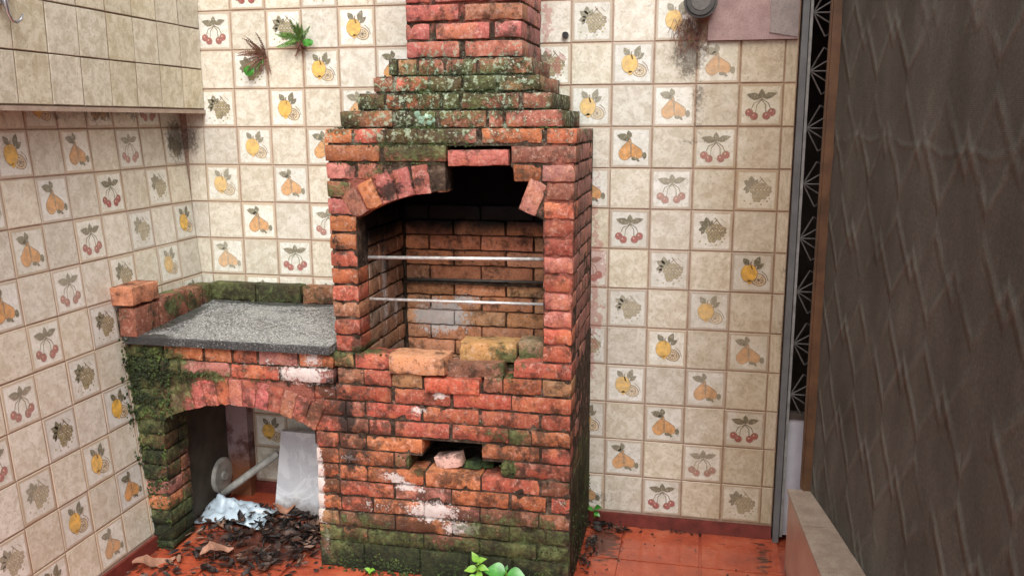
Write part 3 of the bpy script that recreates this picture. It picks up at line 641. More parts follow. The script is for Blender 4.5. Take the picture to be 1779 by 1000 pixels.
# inner left face and back of the fire chamber
for n in range(5, 18):
    z1 = ZT[n - 1] - .002; z0 = ZT[n] + .006
    for y0, y1 in ([(-.455, -.30), (-.292, -.10)] if n % 2 else [(-.455, -.36), (-.352, -.16), (-.152, -.085)]):
        side_brick(bb, -.807, y0, y1, z0, z1, .05, (.44, .24, .15) if n % 3 else (.38, .27, .20), .25)
bk = random.Random(4)
for n in range(6, 18):
    z1 = ZT[n - 1] - .002; z0 = ZT[n] + .003; xs = [-.80, -.60, -.39, -.16] if n % 2 else [-.80, -.70, -.49, -.28, -.16]
    for a, b in zip(xs, xs[1:]):
        brick(bb, a + .003, b - .003, z0, z1, -.083, -.02, bk.choice([(.66, .29, .14), (.60, .26, .13), (.68, .34, .18), (.52, .22, .11)]), 0.)
# the broken arch of soldier bricks
from mathutils import Euler
cx, zc, Rr = -.4845, .790, .6045
def soldier(parent, ang, cx, zc, R0, th=.098, w=.053, col=PNK, moss=0., yf=YF, roll=0., dy=0.):
    rm = R0 + th / 2
    return link('brick', br.choice(SHORT), parent, (cx + rm * math.sin(R(ang)), yf + .049 + dy, zc + rm * math.cos(R(ang))), Euler((0, R(ang + 90 + roll), 0)).to_quaternion(), (th / .1, .98, w / .052), color=(*[v * br.uniform(.85, 1.15) for v in col], moss))
for a_, c_, mo in ((-30.2, PNK, .1), (-24.6, (.52, .19, .10), .15), (-19.0, PNK, .1), (-13.4, PNK, .05), (-7.8, PNK, .05), (-2.0, BRN, .7)):
    if a_ == -2.0: soldier(bb, a_, cx, zc, Rr, w=.03, col=c_, moss=mo, dy=.012)
    else: soldier(bb, a_, cx, zc, Rr, w=.0565, col=c_, moss=mo, dy=-.002)
soldier(bb, 26.0, cx, zc, Rr, col=PNK, roll=-4, th=.112, w=.064)
wb = link('brick', LONG[3], bb, (-.377, YF + .045, 1.510), Euler((0, R(-1.2), R(1))).to_quaternion(), (1.02, .95, 1.0), color=(.50, .15, .12, 0.)); wb['label'] = 'slipped pink brick wedged over the gap of the arch'
# arch infill of mortar knobs beside the ring
mb = MB()
for a, b, c, d in ((-.80, 1.452, .05, .028), (-.745, 1.478, .05, .012), (-.78, 1.405, .035, .02)): mb.box(a, a + c, YF + .004, YF + .03, b - d / 2, b + d / 2)
mb.build('arch_infill', MORTAR, bb)
# stepped hood
steps = [(1.603, 1.664, -.866, -.110, -.525, [(-.866, -.681, BRN, .6), (-.669, -.529, DRK, .9), (-.513, -.358, BRN, .5), (-.346, -.300, MAR, .5), (-.290, -.104, MAR, .2)]),
         (1.664, 1.722, -.818, -.150, -.49, [(-.818, -.721, BRN, .8), (-.711, -.523, ORG, .3), (-.513, -.458, DRK, .9), (-.449, -.255, MAR, .4), (-.240, -.146, MAR, .2)]),
         (1.722, 1.779, -.770, -.188, -.455, [(-.77, -.70, BRN, .3), (-.69, -.576, RED, .2), (-.566, -.460, TAN, .8), (-.452, -.338, DRK, .7), (-.330, -.190, TAN, .45)]),
         (1.779, 1.839, -.726, -.226, -.42, [(-.726, -.697, DRK, .95), (-.690, -.626, TAN, .35), (-.618, -.531, MAR, .4), (-.522, -.415, MAR, .45), (-.405, -.226, BRN, .45)])]
hc = MB()
for z0, z1, xl, xr, y0, lst in steps:
    hc.box(xl + .007, xr - .009, y0 + .009, -.004, z0, z1 - .001)
    for a, b, c, mo in lst: brick(bb, a, b, z0 + .005, z1 - .003, y0, y0 + .098, c, mo, 1.2)
    y = y0 + .102; k = 0
    while y < -.06:
        y2 = min(-.01, y + (.1 if k == 0 and z0 > 1.7 else .198)); side_brick(bb, xr - .004, y, y2 - .006, z0 + .005, z1 - .003, .09, MAR, .55); y = y2; k += 1
hc.build('hood_core', MORTAR, bb)
# chimney
ch = MB().box(-.672, -.272, -.376, -.004, 1.839, 2.60).build('chimney', MORTAR, bb)
patt = [[(-.672, -.484), (-.462, -.264)], [(-.674, -.588), (-.565, -.377), (-.359, -.267)]]
cr_ = random.Random(8)
for k in range(12):
    z0 = 1.843 + k * .0605; z1 = z0 + .0535
    if z1 > 2.58: break
    for a, b in patt[k % 2]: brick(ch, a, b, z0, z1, -.385, -.287, (.41, .12, .10) if cr_.random() < .75 else (.38, .14, .09), .12 if k < 2 else 0)
    for y0, y1 in ([(-.283, -.19), (-.182, -.03)] if k % 2 else [(-.283, -.10), (-.092, -.012)]):
        side_brick(ch, -.265, y0, y1, z0, z1, .06, (.40, .15, .14), 0.)
        side_brick(ch, -.679, y0, y1, z0, z1, .06, (.42, .15, .13), 0., -1)
# left side of the upper body
for n in range(1, 14):
    z1 = ZT[n - 1] - .0015; z0 = ZT[n] + .0065
    for y0, y1 in ([(-.455, -.245), (-.237, -.03)] if n % 2 else [(-.455, -.345), (-.337, -.03)]): side_brick(bb, -.908, y0, y1, z0, z1, .05, MAR, .2, -1)
# rods across the fire chamber
for nm, x0, y0, z0, x1, y1, z1, r in (('front', -.806, -.465, 1.154, -.150, -.478, 1.169, .0062), ('low', -.806, -.462, 1.003, -.150, -.474, 1.012, .0052), ('rear', -.790, -.095, 1.012, -.152, -.100, 1.019, .005)):
    MB().tube([(x0, y0, z0), (x1, y1, z1)], r, 10).build('rod', STEEL if nm != 'rear' else LATTICE, bb, smooth=True)
MB().box(-.800, -.154, -.105, -.075, .998, 1.006).build('ledge', MORTAR, bb)
# lichen and moss
def blobmesh(mb, c, r, fl=.5, seed=0, sub=1, nrm=Vector((0, -1, 0))):
    off = Vector((seed * 1.7, seed * 2.3, seed * .7)); t = (1 + 5 ** .5) / 2
    V = [Vector(v).normalized() for v in ((-1, t, 0), (1, t, 0), (-1, -t, 0), (1, -t, 0), (0, -1, t), (0, 1, t), (0, -1, -t), (0, 1, -t), (t, 0, -1), (t, 0, 1), (-t, 0, -1), (-t, 0, 1))]
    F = [(0, 11, 5), (0, 5, 1), (0, 1, 7), (0, 7, 10), (0, 10, 11), (1, 5, 9), (5, 11, 4), (11, 10, 2), (10, 7, 6), (7, 1, 8), (3, 9, 4), (3, 4, 2), (3, 2, 6), (3, 6, 8), (3, 8, 9), (4, 9, 5), (2, 4, 11), (6, 2, 10), (8, 6, 7), (9, 8, 1)]
    if sub:
        cache = {}; F2 = []
        def mid(a, b):
            k = (min(a, b), max(a, b))
            if k not in cache: V.append(((V[a] + V[b]) / 2).normalized()); cache[k] = len(V) - 1
            return cache[k]
        for a, b, d in F: x, y, z = mid(a, b), mid(b, d), mid(d, a); F2 += [(a, x, z), (b, y, x), (d, z, y), (x, y, z)]
        F = F2
    W = []
    for v in V:
        s = v * r * (1 + .55 * mnoise.noise(v * 1.9 + off))
        s = s - nrm * s.dot(nrm) * (1 - fl); W.append(Vector(c) + s)
    mb.add(W, F)
mb = MB(); lr = random.Random(2)
for i in range(16): blobmesh(mb, (-.570 + lr.gauss(0, .013), -.526, 1.632 + lr.gauss(0, .008)), lr.uniform(.005, .012), .25, i, 1); mb.build('lichen_patch', LICHEN, bb, smooth=True)
mr = random.Random(21)
def moss_field(parent, regions, name='moss'):
    mb = MB()
    for (x0, x1, y0, y1, z0, z1, n, r0, r1, nrm) in regions:
        for i in range(int(n * 1.9)):
            c = (mr.uniform(x0, x1), mr.uniform(y0, y1), mr.uniform(z0, z1))
            if mnoise.noise(Vector(c) * 9) < -.05 and mr.random() < .8: continue
            blobmesh(mb, c, mr.uniform(r0, r1) * .55, mr.uniform(.3, .6), mr.random() * 40, 0, Vector(nrm))
    return tag(mb.build(name, MOSS, parent), kind='stuff')
FN, UP, RT = (0, -1, 0), (0, 0, 1), (1, 0, 0)
reg = []
for (z0, z1, xl, xr, y0, _), w in zip(steps, (160, 130, 120, 110)):
    reg.append((xl - .02, xr + .01, y0 - .028, y0 + .003, z0 + .001, z0 + .006, w, .003, .009, UP)); reg.append((xl, xr, y0 - .002, y0 + .001, z0 + .003, z1, 40, .003, .006, FN))
reg.append((-.8, -.35, YF - .003, YF + .001, 1.545, 1.56, 50, .003, .007, FN)); reg.append((-.9, -.5, YF - .002, YF + .004, 1.487, 1.492, 40, .003, .006, FN))
reg += [(-.995, -.06, YF - .004, YF + .001, 0, .06, 230, .004, .011, FN), (-.995, -.06, YF - .003, YF + .001, .05, .16, 160, .003, .008, FN), (-.99, -.06, YF - .03, YF, 0, .012, 160, .005, .013, UP),
        (-.058, -.052, -.55, -.02, 0, .25, 130, .004, .010, RT), (-.91, -.71, YF, YF + .06, .818, .826, 60, .003, .008, UP), (-.33, -.24, YF + .0, YF + .05, .753, .775, 50, .004, .009, UP), (-.69, -.64, YF - .002, YF + .01, .41, .46, 26, .004, .008, FN), (-.31, -.26, YF - .002, YF + .01, .41, .46, 20, .004, .008, FN)]
moss_field(bb, reg)

# ------------------------------------------------------------------ the counter
YC = -.572
ct = empty('brick_counter', (-1.33, -.3, 0), 'low brick counter with arched opening and speckled granite top left of the barbecue', 'counter')
cc = MB(); ycf = YC + .0065
ax, az, aR = -1.298, -.066, .67
def ring(r, a0, a1, n=12): return [(ax + r * math.sin(R(a0 + (a1 - a0) * i / n)), az + r * math.cos(R(a0 + (a1 - a0) * i / n))) for i in range(n + 1)]
poly = [(-1.712, .0), (-1.609, 0), (-1.607, .53)] + ring(aR + .004, -27, 27) + [(-.990, .53), (-.990, .822), (-1.745, .822)]
cc.prism(poly, ycf, -.48); cc.box(-1.725, -1.612, -.49, -.415, 0, .822); cc.box(-1.03, -.912, -.49, -.01, .45, .822)
cc.box(-.992, -.913, ycf, -.48, .70, .8215)
cc.build('mortar_core', MORTAR, ct)
for a, b, c, mo in ((-1.745, -1.66, DRK, 1.), (-1.65, -1.585, BRN, .6), (-1.575, -1.42, ORG, .25), (-1.41, -1.303, ORG, .1), (-1.296, -1.205, RED, .1), (-1.195, -1.047, RSE, .1), (-1.040, -.911, ORG, .15)): brick(ct, a, b, .769, .8195, YC, YC + .09, c, mo)
for a, b, c, mo in ((-1.742, -1.61, DRK, 1.1), (-1.600, -1.525, BRN, .8), (-1.515, -1.315, RSE, .2), (-1.307, -1.12, RED, 0), (-1.110, -.911, RSE, .1)): brick(ct, a, b, .712, .763, YC, YC + .09, c, mo)
for k in range(3): brick(ct, -1.738 + k * .004, -1.655 + k * .02, .650 - k * .062, .706 - k * .062, YC, YC + .09, DRK if k < 2 else BRN, 1.)
ar = random.Random(6)
for i in range(13):
    a_ = -25.0 + i * 50.0 / 12
    c_ = [TAN, RSE, PNK, RED][min(3, i)] if i < 3 else ar.choice([(.48, .135, .10), (.46, .12, .08), (.49, .15, .12)])
    soldier(ct, a_, ax, az, aR, th=.1, w=.0505, col=c_, moss=.45 if i < 2 else .0, yf=YC, dy=ar.uniform(-.003, .003))
prow = [.529, .466, .406, .345, .283, .222, .160, .098, .036, 0]
for k in range(9):
    z1, z0 = prow[k] - .002, prow[k + 1] + .006; xl = -1.722 + .0045 * k * -1 * -1 - .0
    c, mo = ((DRK, 1.), (ORG, .5), (BRN, .9), (DRK, 1.), (RSE, .15), (ORG, .2), (DRK, .9), (DRK, 1.), (DRK, 1.))[k]
    brick(ct, -1.718 + .003 * k, -1.603, z0, z1, YC, YC + .09, c, mo, 1.3)
    side_brick(ct, -1.604, -.475, -.42, z0, z1, .05, BRN if k in (4, 5) else DRK, .5)
# granite top, slightly sloping
def quadslab(pts, t):
    V = [Vector(p) for p in pts] + [Vector(p) - Vector((0, 0, t)) for p in pts]
    return V, [(0, 1, 2, 3), (7, 6, 5, 4)] + [(i, i + 4, (i + 1) % 4 + 4, (i + 1) % 4) for i in range(4)]
mb = MB(); n = 26
top = []
for i in range(n + 1):
    x = -1.728 + i * (1.728 - .9125) / n; top.append((x, -.592 + .004 * mnoise.noise(Vector((x * 22, 0, 0)))))
V = []; F = []
for x, y in top: V += [(x, y, .8495), (x, y - .001, .8235), (x, -.066, .886), (x, -.066, .861), (x, y + .004, .8525)]
for i in range(n):
    a, b = i * 5, (i + 1) * 5
    F += [(a + 1, b + 1, b, a), (a, b, b + 4, a + 4), (a + 4, b + 4, b + 2, a + 2), (a + 3, b + 3, b + 1, a + 1), (a + 2, b + 2, b + 3, a + 3)]
F += [(0, 4, 2, 3, 1), (n * 5 + 1, n * 5 + 3, n * 5 + 2, n * 5 + 4, n * 5)]
mb.add(V, F).build('granite_top', GRANITE, ct)
for a, b, c, mo in ((-1.678, -1.475, DRK, 1.1), (-1.468, -1.268, DRK, 1.), (-1.258, -1.10, BRN, .2), (-1.09, -.915, BRN, .2)): brick(ct, a, b, .886, .960, -.066, -.006, c, mo, .7)
for y0, y1, c, mo, zt in ((-.595, -.450, MAR, .45, .958), (-.442, -.262, MAR, .2, .968), (-.254, -.150, BRN, .7, .962), (-.143, -.07, DRK, .8, .960)):
    zb = .852 + (y0 + .57) * .07; side_brick(ct, -1.668, y0, y1, zb, zt, .068, c, mo)
MB().box(-1.76, -1.68, -.59, -.01, .85, .948).build('upstand_bed', MORTAR, ct)
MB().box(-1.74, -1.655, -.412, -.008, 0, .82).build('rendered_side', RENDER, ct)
moss_field(ct, [(-1.73, -1.60, YC - .005, YC + .001, .0, .53, 300, .004, .012, FN), (-1.75, -1.56, YC - .006, YC + .001, .53, .81, 380, .004, .013, FN), (-1.56, -1.40, YC - .004, YC + .001, .70, .725, 60, .003, .008, FN),
                (-1.7, -1.1, -.075, -.066, .885, .93, 60, .003, .008, FN), (-1.666, -1.66, -.45, -.05, .87, .95, 50, .003, .008, RT), (-1.75, -1.68, -.5, -.03, .948, .956, 80, .004, .010, UP), (-1.66, -1.62, -.50, -.05, .860, .875, 50, .002, .006, UP), (-1.735, -1.7, -.62, -.575, .0, .85, 160, .005, .014, RT)])

# loose bricks ------------------------------------------------------------------
def loose(label, loc, rot, scl, col, moss=0., me=None):
    o = link('loose_brick', me or CLEAN, None, loc, Euler(tuple(R(a) for a in rot)).to_quaternion(), scl, color=(*col, moss))
    return tag(o, label, 'brick', 'loose bricks left on the barbecue and counter')
loose('peach coloured loose brick sitting on the sill below the firebox opening', (-.598, YF + .036, .799), (0, -.6, -2), (1.03, 1.02, 1.32), (.62, .30, .16), .0, LONG[5])
loose('dark brown loose brick pushed under the mossy one at the sill', (-.402, YF + .062, .7815), (0, -2.2, 2), (1.02, .9, 1.06), (.26, .12, .075), .15, LONG[7])
loose('mossy tan loose brick lying highest on the firebox sill', (-.365, YF + .112, .8385), (0, -.8, 1), (1.02, 1., 1.30), (.46, .27, .10), .42, LONG[2])
loose('short grey-green brick end beside the right pier of the firebox', (-.211, YF + .105, .853), (0, 0, 3), (.9, .9, 1.25), (.30, .22, .13), .75, SHORT[2])
loose('bright red loose brick sticking out one course under the sill', (-.476, YF + .036, .7302), (0, -.5, 1), (.98, .98, 1.02), (.52, .11, .06), .0, LONG[9])
loose('pale pink brick fragment lying in the small hole of the base', (-.508, -.492, .4305), (3, -13, -8), (1.0, .5, .92), (.66, .42, .36), .0, SHORT[5])
o = loose('clean orange brick lying on the upstand against the left wall', (-1.712, -.525, 1.002), (0, 0, 90), (.80, .95, 1.32), (.58, .24, .13), .0, LONG[1])
mb = MB(); blobmesh(mb, (-.425, -.475, .412), .04, .5, 8, 1, Vector((0, 0, 1))); blobmesh(mb, (-.375, -.47, .413), .03, .5, 9, 1, Vector((0, 0, 1)))
tag(mb.build('moss_clump', MOSS, smooth=True), 'dark green moss clump beside the brick fragment in the base hole', 'moss')

# ------------------------------------------------------------------ things under the counter
tag(MB().box(-1.672, -1.555, -.055, .001, 0, .82).build('wall_pier', PIER), 'narrow flaking pinkish pier on the back wall under the counter', 'pier')
bd = MB(); V, F = quadslab([(-1.395, -.105, .312), (-1.095, -.105, .312), (-1.095, -.090, .312), (-1.395, -.090, .312)], 0)
V = [Vector((-1.368, -.205, .004)), Vector((-1.068, -.212, .004)), Vector((-1.068, -.186, .004)), Vector((-1.368, -.179, .004)), Vector((-1.372, -.100, .333)), Vector((-1.072, -.107, .333)), Vector((-1.072, -.081, .333)), Vector((-1.372, -.074, .333))]
tag(bd.add(V, [(0, 1, 5, 4), (1, 2, 6, 5), (2, 3, 7, 6), (3, 0, 4, 7), (4, 5, 6, 7), (3, 2, 1, 0)]).build('marble_board', MARBLE), 'white marble board leaning under the brick counter', 'board')
pv = empty('drain_pipe', (-1.66, -.12, .1), 'short white plastic pipe and round cap under the counter', 'pipe')
MB().tube([(-1.625, -.165, .055), (-1.40, -.085, .225)], .0165, 14).build('pipe', PVC, pv, smooth=True)
MB().tube([(-1.657, -.125, .12), (-1.645, -.125, .12), (-1.640, -.125, .12)], [.078, .078, .070], 28).build('cap', PVC, pv, smooth=False)
MB().tube([(-1.65, -.125, .12), (-1.628, -.130, .12)], [.024, .018], 14).build('stub', PVC, pv)
# crumpled bag
V = []; F = []; nx, ny = 34, 22
for j in range(ny + 1):
    for i in range(nx + 1):
        u, v = i / nx * 2 - 1, j / ny * 2 - 1
        rr = min(1, math.hypot(u, v) / 1.25); e = 1 + .16 * mnoise.noise(Vector((math.atan2(v, u) * 1.6, 3, 0)))
        p3 = Vector((u * 3.1, v * 2.2, 1.7))
        ridge = 1 - abs(mnoise.noise(p3)) * 2.2; ridge2 = 1 - abs(mnoise.noise(p3 * 2.3)) * 2.2
        h = (.022 + .026 * ridge + .012 * ridge2 + .05 * math.exp(-((u + .45) ** 2 + (v - .1) ** 2) * 9)) * (1 - rr ** 3) + .012
        V.append((-1.498 + u * .152 * e, -.275 + v * .085 * e, max(.008, h)))
for j in range(ny):
    for i in range(nx): a = j * (nx + 1) + i; F.append((a, a + 1, a + nx + 2, a + nx + 1))
mb = MB(); mb.add(V, F); tag(mb.build('plastic_bag', BAG, smooth=True), 'crumpled pale blue plastic bag lying under the counter', 'bag')
bag = bpy.data.objects['plastic_bag']; sol = bag.modifiers.new('thick', 'SOLIDIFY'); sol.thickness = .002

# leaf litter --------------------------------------------------------------------
def litter(name, spots, seed):
    rd = random.Random(seed); mb = MB()
    for (x0, x1, y0, y1, h, n, s0, s1) in spots:
        for _ in range(n):
            x = rd.gauss((x0 + x1) / 2, (x1 - x0) / 3.2); y = rd.gauss((y0 + y1) / 2, (y1 - y0) / 3.2)
            if not (x0 - .06 < x < x1 + .06 and y0 - .05 < y < y1 + .04): continue
            s = rd.uniform(s0, s1); w = s * rd.choice((rd.uniform(.06, .12), rd.uniform(.2, .4), rd.uniform(.35, .6))); z = .003 + h * rd.random() ** 1.6 * max(0, 1 - ((x - (x0 + x1) / 2) / (x1 - x0)) ** 2 * 3)
            M = Matrix.Translation((x, y, z + w * .3)) @ Euler((rd.uniform(-.6, .6), rd.uniform(-.4, .4), rd.uniform(0, 6.3))).to_matrix().to_4x4()
            cu = rd.uniform(.2, .9) * w
            V = [(-s / 2, 0, cu * .5), (-s / 4, -w / 2, cu * .6), (-s / 4, w / 2, cu * .6), (-s / 5, 0, 0), (s / 5, -w / 2 * .9, cu * .7), (s / 5, w / 2 * .9, cu), (s / 5, 0, 0), (s / 2, 0, cu * rd.uniform(0, 1.5))]
            mb.add([M @ Vector(v) for v in V], [(0, 1, 3), (0, 3, 2), (1, 4, 6, 3), (3, 6, 5, 2), (4, 7, 6), (6, 7, 5)])
    for _ in range(26 if seed == 1 else 4):
        x0, x1, y0, y1, h = spots[0][:5]; x = rd.uniform(x0, x1); y = rd.uniform(y0 - .2, y1) if seed == 1 else rd.uniform(y0, y1); a = rd.uniform(0, 3.14); L = rd.uniform(.03, .09)
        mb.tube([(x, y, .006 + h * rd.random()), (x + L * .5 * math.cos(a), y + L * .5 * math.sin(a), .02 + h * rd.random()), (x + L * math.cos(a + .3), y + L * math.sin(a + .3), .008 + h * rd.random())], .0016, 5)
    return mb.build(name, DEADL)
tag(litter('leaf_litter', [(-1.62, -1.05, -.45, -.20, .045, 300, .018, .06), (-1.68, -1.05, -.72, -.40, .015, 270, .012, .055), (-1.25, -1.01, -.58, -.25, .065, 230, .018, .06), (-1.66, -1.2, -.82, -.66, .004, 70, .012, .05)], 1),
    'dark dead leaves heaped on the red floor under and before the counter', 'leaf litter', kind='stuff')
tag(litter('leaf_litter', [(-.04, .12, -.08, -.02, .006, 46, .015, .05), (-.05, .0, -.26, -.14, .02, 50, .01, .035), (-.05, -.01, -.40, -.30, .02, 36, .01, .035), (.25, .33, -.06, -.02, .003, 6, .02, .05), (-.05, .6, -.5, -.05, .0, 26, .006, .02)], 2),
    'few dark leaf scraps on the floor right of the barbecue', 'leaf litter', kind='stuff')
# two large pale leaves on top of the litter
TWIG = simple('pale_dead_leaf', (.34, .17, .11), .7, .35, 60)
for i, (x, y, z, s, rz, lb) in enumerate(((-1.40, -.60, .03, .13, .9, 'large pinkish brown dead leaf lying on the litter in front of the arch'), (-1.60, -.70, .012, .15, .75, 'long pale dead leaf on the red floor near the left wall'), (-1.27, -.30, .075, .09, .2, 'small rosy dead leaf on the heap by the marble board'))):
    M = Matrix.Translation((x, y, z)) @ Matrix.Rotation(rz, 4, 'Z') @ Matrix.Rotation(.15, 4, 'X'); V = []; F = []
    k = 9
    for a in range(k):
        t = a / (k - 1); w = s * .22 * math.sin(math.pi * min(1, t * .95 + .03)) * (1 + .3 * math.sin(t * 19 + i)); zz = .02 * math.sin(t * 5 + i)
        V += [M @ Vector((s * (t - .5), -w, zz + .012)), M @ Vector((s * (t - .5), 0, zz)), M @ Vector((s * (t - .5), w, zz + .016))]
    for a in range(k - 1): b = a * 3; F += [(b, b + 3, b + 4, b + 1), (b + 1, b + 4, b + 5, b + 2)]
    tag(MB().add(V, F).build('dead_leaf', TWIG, smooth=True), lb, 'leaf')

# ------------------------------------------------------------------ plants
def frond(mb, p, d, ln, n, w, curl, rd, droop=.6):
    p = Vector(p); d = Vector(d).normalized(); side = d.cross(Vector((0, -1, .2))).normalized(); st = ln / n; pts = [p.copy()]
    for i in range(n):
        d = (d + Vector((0, -.02, -droop / n)) + side * curl / n).normalized(); p = p + d * st; pts.append(p.copy())
        t = (i + 1) / n; lw_ = w * math.sin(math.pi * (.15 + .8 * t)) ** .7
        for sg in (-1, 1):
            sd_ = d.cross(Vector((0, -1, 0))).normalized() * sg
            tip = p + (sd_ + d * .45 + Vector((0, rd.uniform(-.5, .1), rd.uniform(-.25, .1)))).normalized() * lw_
            b = d * st * .42; mid_ = (p + tip) / 2 + d * st * .15 + Vector((0, -.002, 0))
            mb.add([p - b, p + b, mid_ + b * .9, tip, mid_ - b * .9], [(0, 1, 2, 3, 4)])
    mb.tube(pts, .0007, 4, False)
def round_leaf(mb, c, rx, rz):
    c = Vector(c); n_ = 12; V = [c + Vector((0, -.004, 0))] + [c + Vector((math.cos(6.283 * k / n_) * rx, .004 * math.sin(k * 2.1), math.sin(6.283 * k / n_) * rz)) for k in range(n_)]
    mb.add(V, [(0, 1 + k, 1 + (k + 1) % n_) for k in range(n_)])
def fern(name, base, n, lens, dirs, m1, label, seed, w=.012, droop=.7):
    rd = random.Random(seed); e = empty(name, base, label, 'fern', 'ferns rooted in the tile joints')
    for grp_, mm_ in enumerate(m1):
        mb = MB()
        for i in range(n[grp_]):
            a = rd.uniform(*dirs[grp_]); d = (math.cos(R(a)), rd.uniform(-.75, -.15), math.sin(R(a)))
            frond(mb, Vector(base) + Vector((rd.uniform(-.008, .008), -.004, rd.uniform(-.008, .008))), d, rd.uniform(*lens[grp_]), 13, w * rd.uniform(.8, 1.2), rd.uniform(-1, 1), rd, droop)
        mb.build('fronds' if grp_ == 0 else 'withered_fronds', mm_, e)
    mb = MB()
    for i in range(16): mb.tube([Vector(base) + Vector((rd.uniform(-.012, .012), 0, 0)), Vector(base) + Vector((rd.uniform(-.02, .02), -.01, -.02)), Vector(base) + Vector((rd.uniform(-.03, .03), -.008, rd.uniform(-.07, -.03)))], .0012, 4, False)
    mb.build('roots', FERN_B, e)
    mb = MB(); q = Vector(base) + Vector((.045, -.03, -.01) if n[0] > 10 else (-.062, -.03, -.055))
    round_leaf(mb, q, .024, .015 if n[0] > 10 else .021); mb.tube([Vector(base), q], .0012, 5); mb.build('broad_leaf', LEAF_G, e, smooth=True)
fern('wall_fern', (-1.245, -.003, 1.945), (20, 10), ((.05, .10), (.03, .06)), ((50, 195), (200, 330)), (FERN_G, FERN_B), 'bright green fern growing from a tile joint left of the chimney', 5, .012, .15)
fern('wall_fern', (-1.400, -.003, 1.885), (6, 20), ((.03, .06), (.05, .11)), ((190, 260), (70, 215)), (FERN_G, FERN_B), 'withered brown fern hanging on the tiles beside the green fern', 9, .007, .4)
def leaf_blade(mb, base, d, ln, wd, fold=.25, n=8, nrm=Vector((0, -.6, .8)), bend=.3):
    base = Vector(base); d = Vector(d).normalized(); sd_ = d.cross(nrm).normalized(); up = sd_.cross(d).normalized(); V = []; F = []
    for i in range(n + 1):
        t = i / n; w = wd * math.sin(math.pi * (t ** .75)) * (1 - .15 * t) if 0 < i < n else .0006
        c = base + d * ln * t - up * bend * ln * t * t
        V += [c - sd_ * w + up * fold * w, c, c + sd_ * w + up * fold * w]
    for i in range(n): a = i * 3; F += [(a, a + 1, a + 4, a + 3), (a + 1, a + 2, a + 5, a + 4)]
    mb.add(V, F)
def seedling(name, base, leaves, m_, label, stems=True):
    e = empty(name, base, label, 'plant')
    st = MB()
    for (dx, dy, dz, ddx, ddy, ddz, ln, wd) in leaves:
        p = Vector(base) + Vector((dx, dy, dz)); st.tube([Vector(base), (Vector(base) + p) / 2 + Vector((0, .004, .008)), p], .0016, 6, False)
        mb = MB(); leaf_blade(mb, p, (ddx, ddy, ddz), ln, wd); mb.build('leaf', m_, e, smooth=True)
    st.build('stem', LEAF_Y, e)
    return e
seedling('seedling_plant', (-.272, -.625, .0), [(0, -.01, .092, -1, -.25, .22, .075, .032), (.005, -.01, .088, 1, -.25, .05, .072, .030), (0, -.03, .070, .15, -1, .1, .07, .028), (0, 0, .096, .1, .2, 1, .016, .006), (-.01, -.02, .03, -1, -.9, -.1, .05, .018)], LEAF_G, 'glossy round-leaved green seedling at the foot of the barbecue')
seedling('seedling_plant', (-.375, -.625, .0), [(0, -.005, .118, -.45, -.1, 1, .038, .014), (0, -.005, .118, .8, -.2, .6, .036, .013), (0, -.01, .112, .2, -.6, .5, .032, .012), (0, -.01, .095, -1, -.3, .0, .045, .015), (0, -.02, .075, -.5, -.8, -.2, .045, .016), (.004, -.01, .102, 1, -.3, .1, .04, .013), (0, -.01, .08, .6, -.7, .0, .036, .013)], LEAF_Y, 'pale yellow-green lobed seedling at the foot of the barbecue')
seedling('seedling_plant', (-.785, -.60, .0), [(0, 0, .022, -.6, -.4, .6, .024, .008), (0, 0, .022, .7, -.4, .6, .022, .008), (0, 0, .02, .1, -1, .3, .02, .007)], LEAF_Y, 'tiny green sprout at the lower left foot of the barbecue')
seedling('seedling_plant', (-.035, -.02, .03), [(0, -.01, .045, .5, -.5, .5, .04, .014), (-.005, -.01, .04, -.5, -.5, .4, .03, .011), (0, -.01, .03, .8, -.6, -.2, .03, .011)], LEAF_G, 'small green sprout where the barbecue meets the back wall')

# ------------------------------------------------------------------ fittings on the back wall
tag(MB().tube([(-.176, .004, 1.944), (-.176, -.016, 1.944)], [.013, .011], 14).build('wall_plug', BLACKP), 'small black plastic plug in the tiles right of the chimney', 'plug')
pp = empty('drain_spout', (.316, 0, 2.035), 'dark round drain pipe end poking from the wall beside the pink slab', 'pipe')
MB().tube([(.316, .01, 2.045), (.316, -.06, 2.045), (.316, -.075, 2.045)], [.052, .052, .050], 26, False).build('pipe', PIPEM, pp, smooth=True)
MB().tube([(.316, -.055, 2.045), (.316, -.068, 2.045)], [.060, .060], 26).build('collar', PIPEM, pp)
MB().tube([(.316, -.0685, 2.045), (.316, -.070, 2.045)], [.034, .033], 26).build('bore', LATTICE, pp)
rt = MB(); rd = random.Random(3)
for i in range(90):
    x = rd.gauss(.285, .028); z = rd.uniform(1.93, 2.0); rt.tube([(x, -.002, z), (x + rd.uniform(-.015, .015), -.012, z - .03), (x + rd.uniform(-.03, .03), -.006, z - rd.uniform(.04, .09))], .0009, 3, False)
tag(rt.build('root_tuft', FERN_B), 'dry root tuft hanging on the tiles below the drain pipe end', 'roots', kind=None)
ps = empty('pink_slab', (.5, 0, 1.912), 'pink granite slab fixed over the tiles at the upper right of the back wall', 'slab')
MB().box(.345, .658, -.016, .0026, 1.912, 2.45).build('slab', PINKST, ps)
MB().prism([(.560, 1.935), (.655, 1.918), (.655, 2.4), (.557, 2.4)], -.0195, -.0155).build('patch', GREYST, ps)

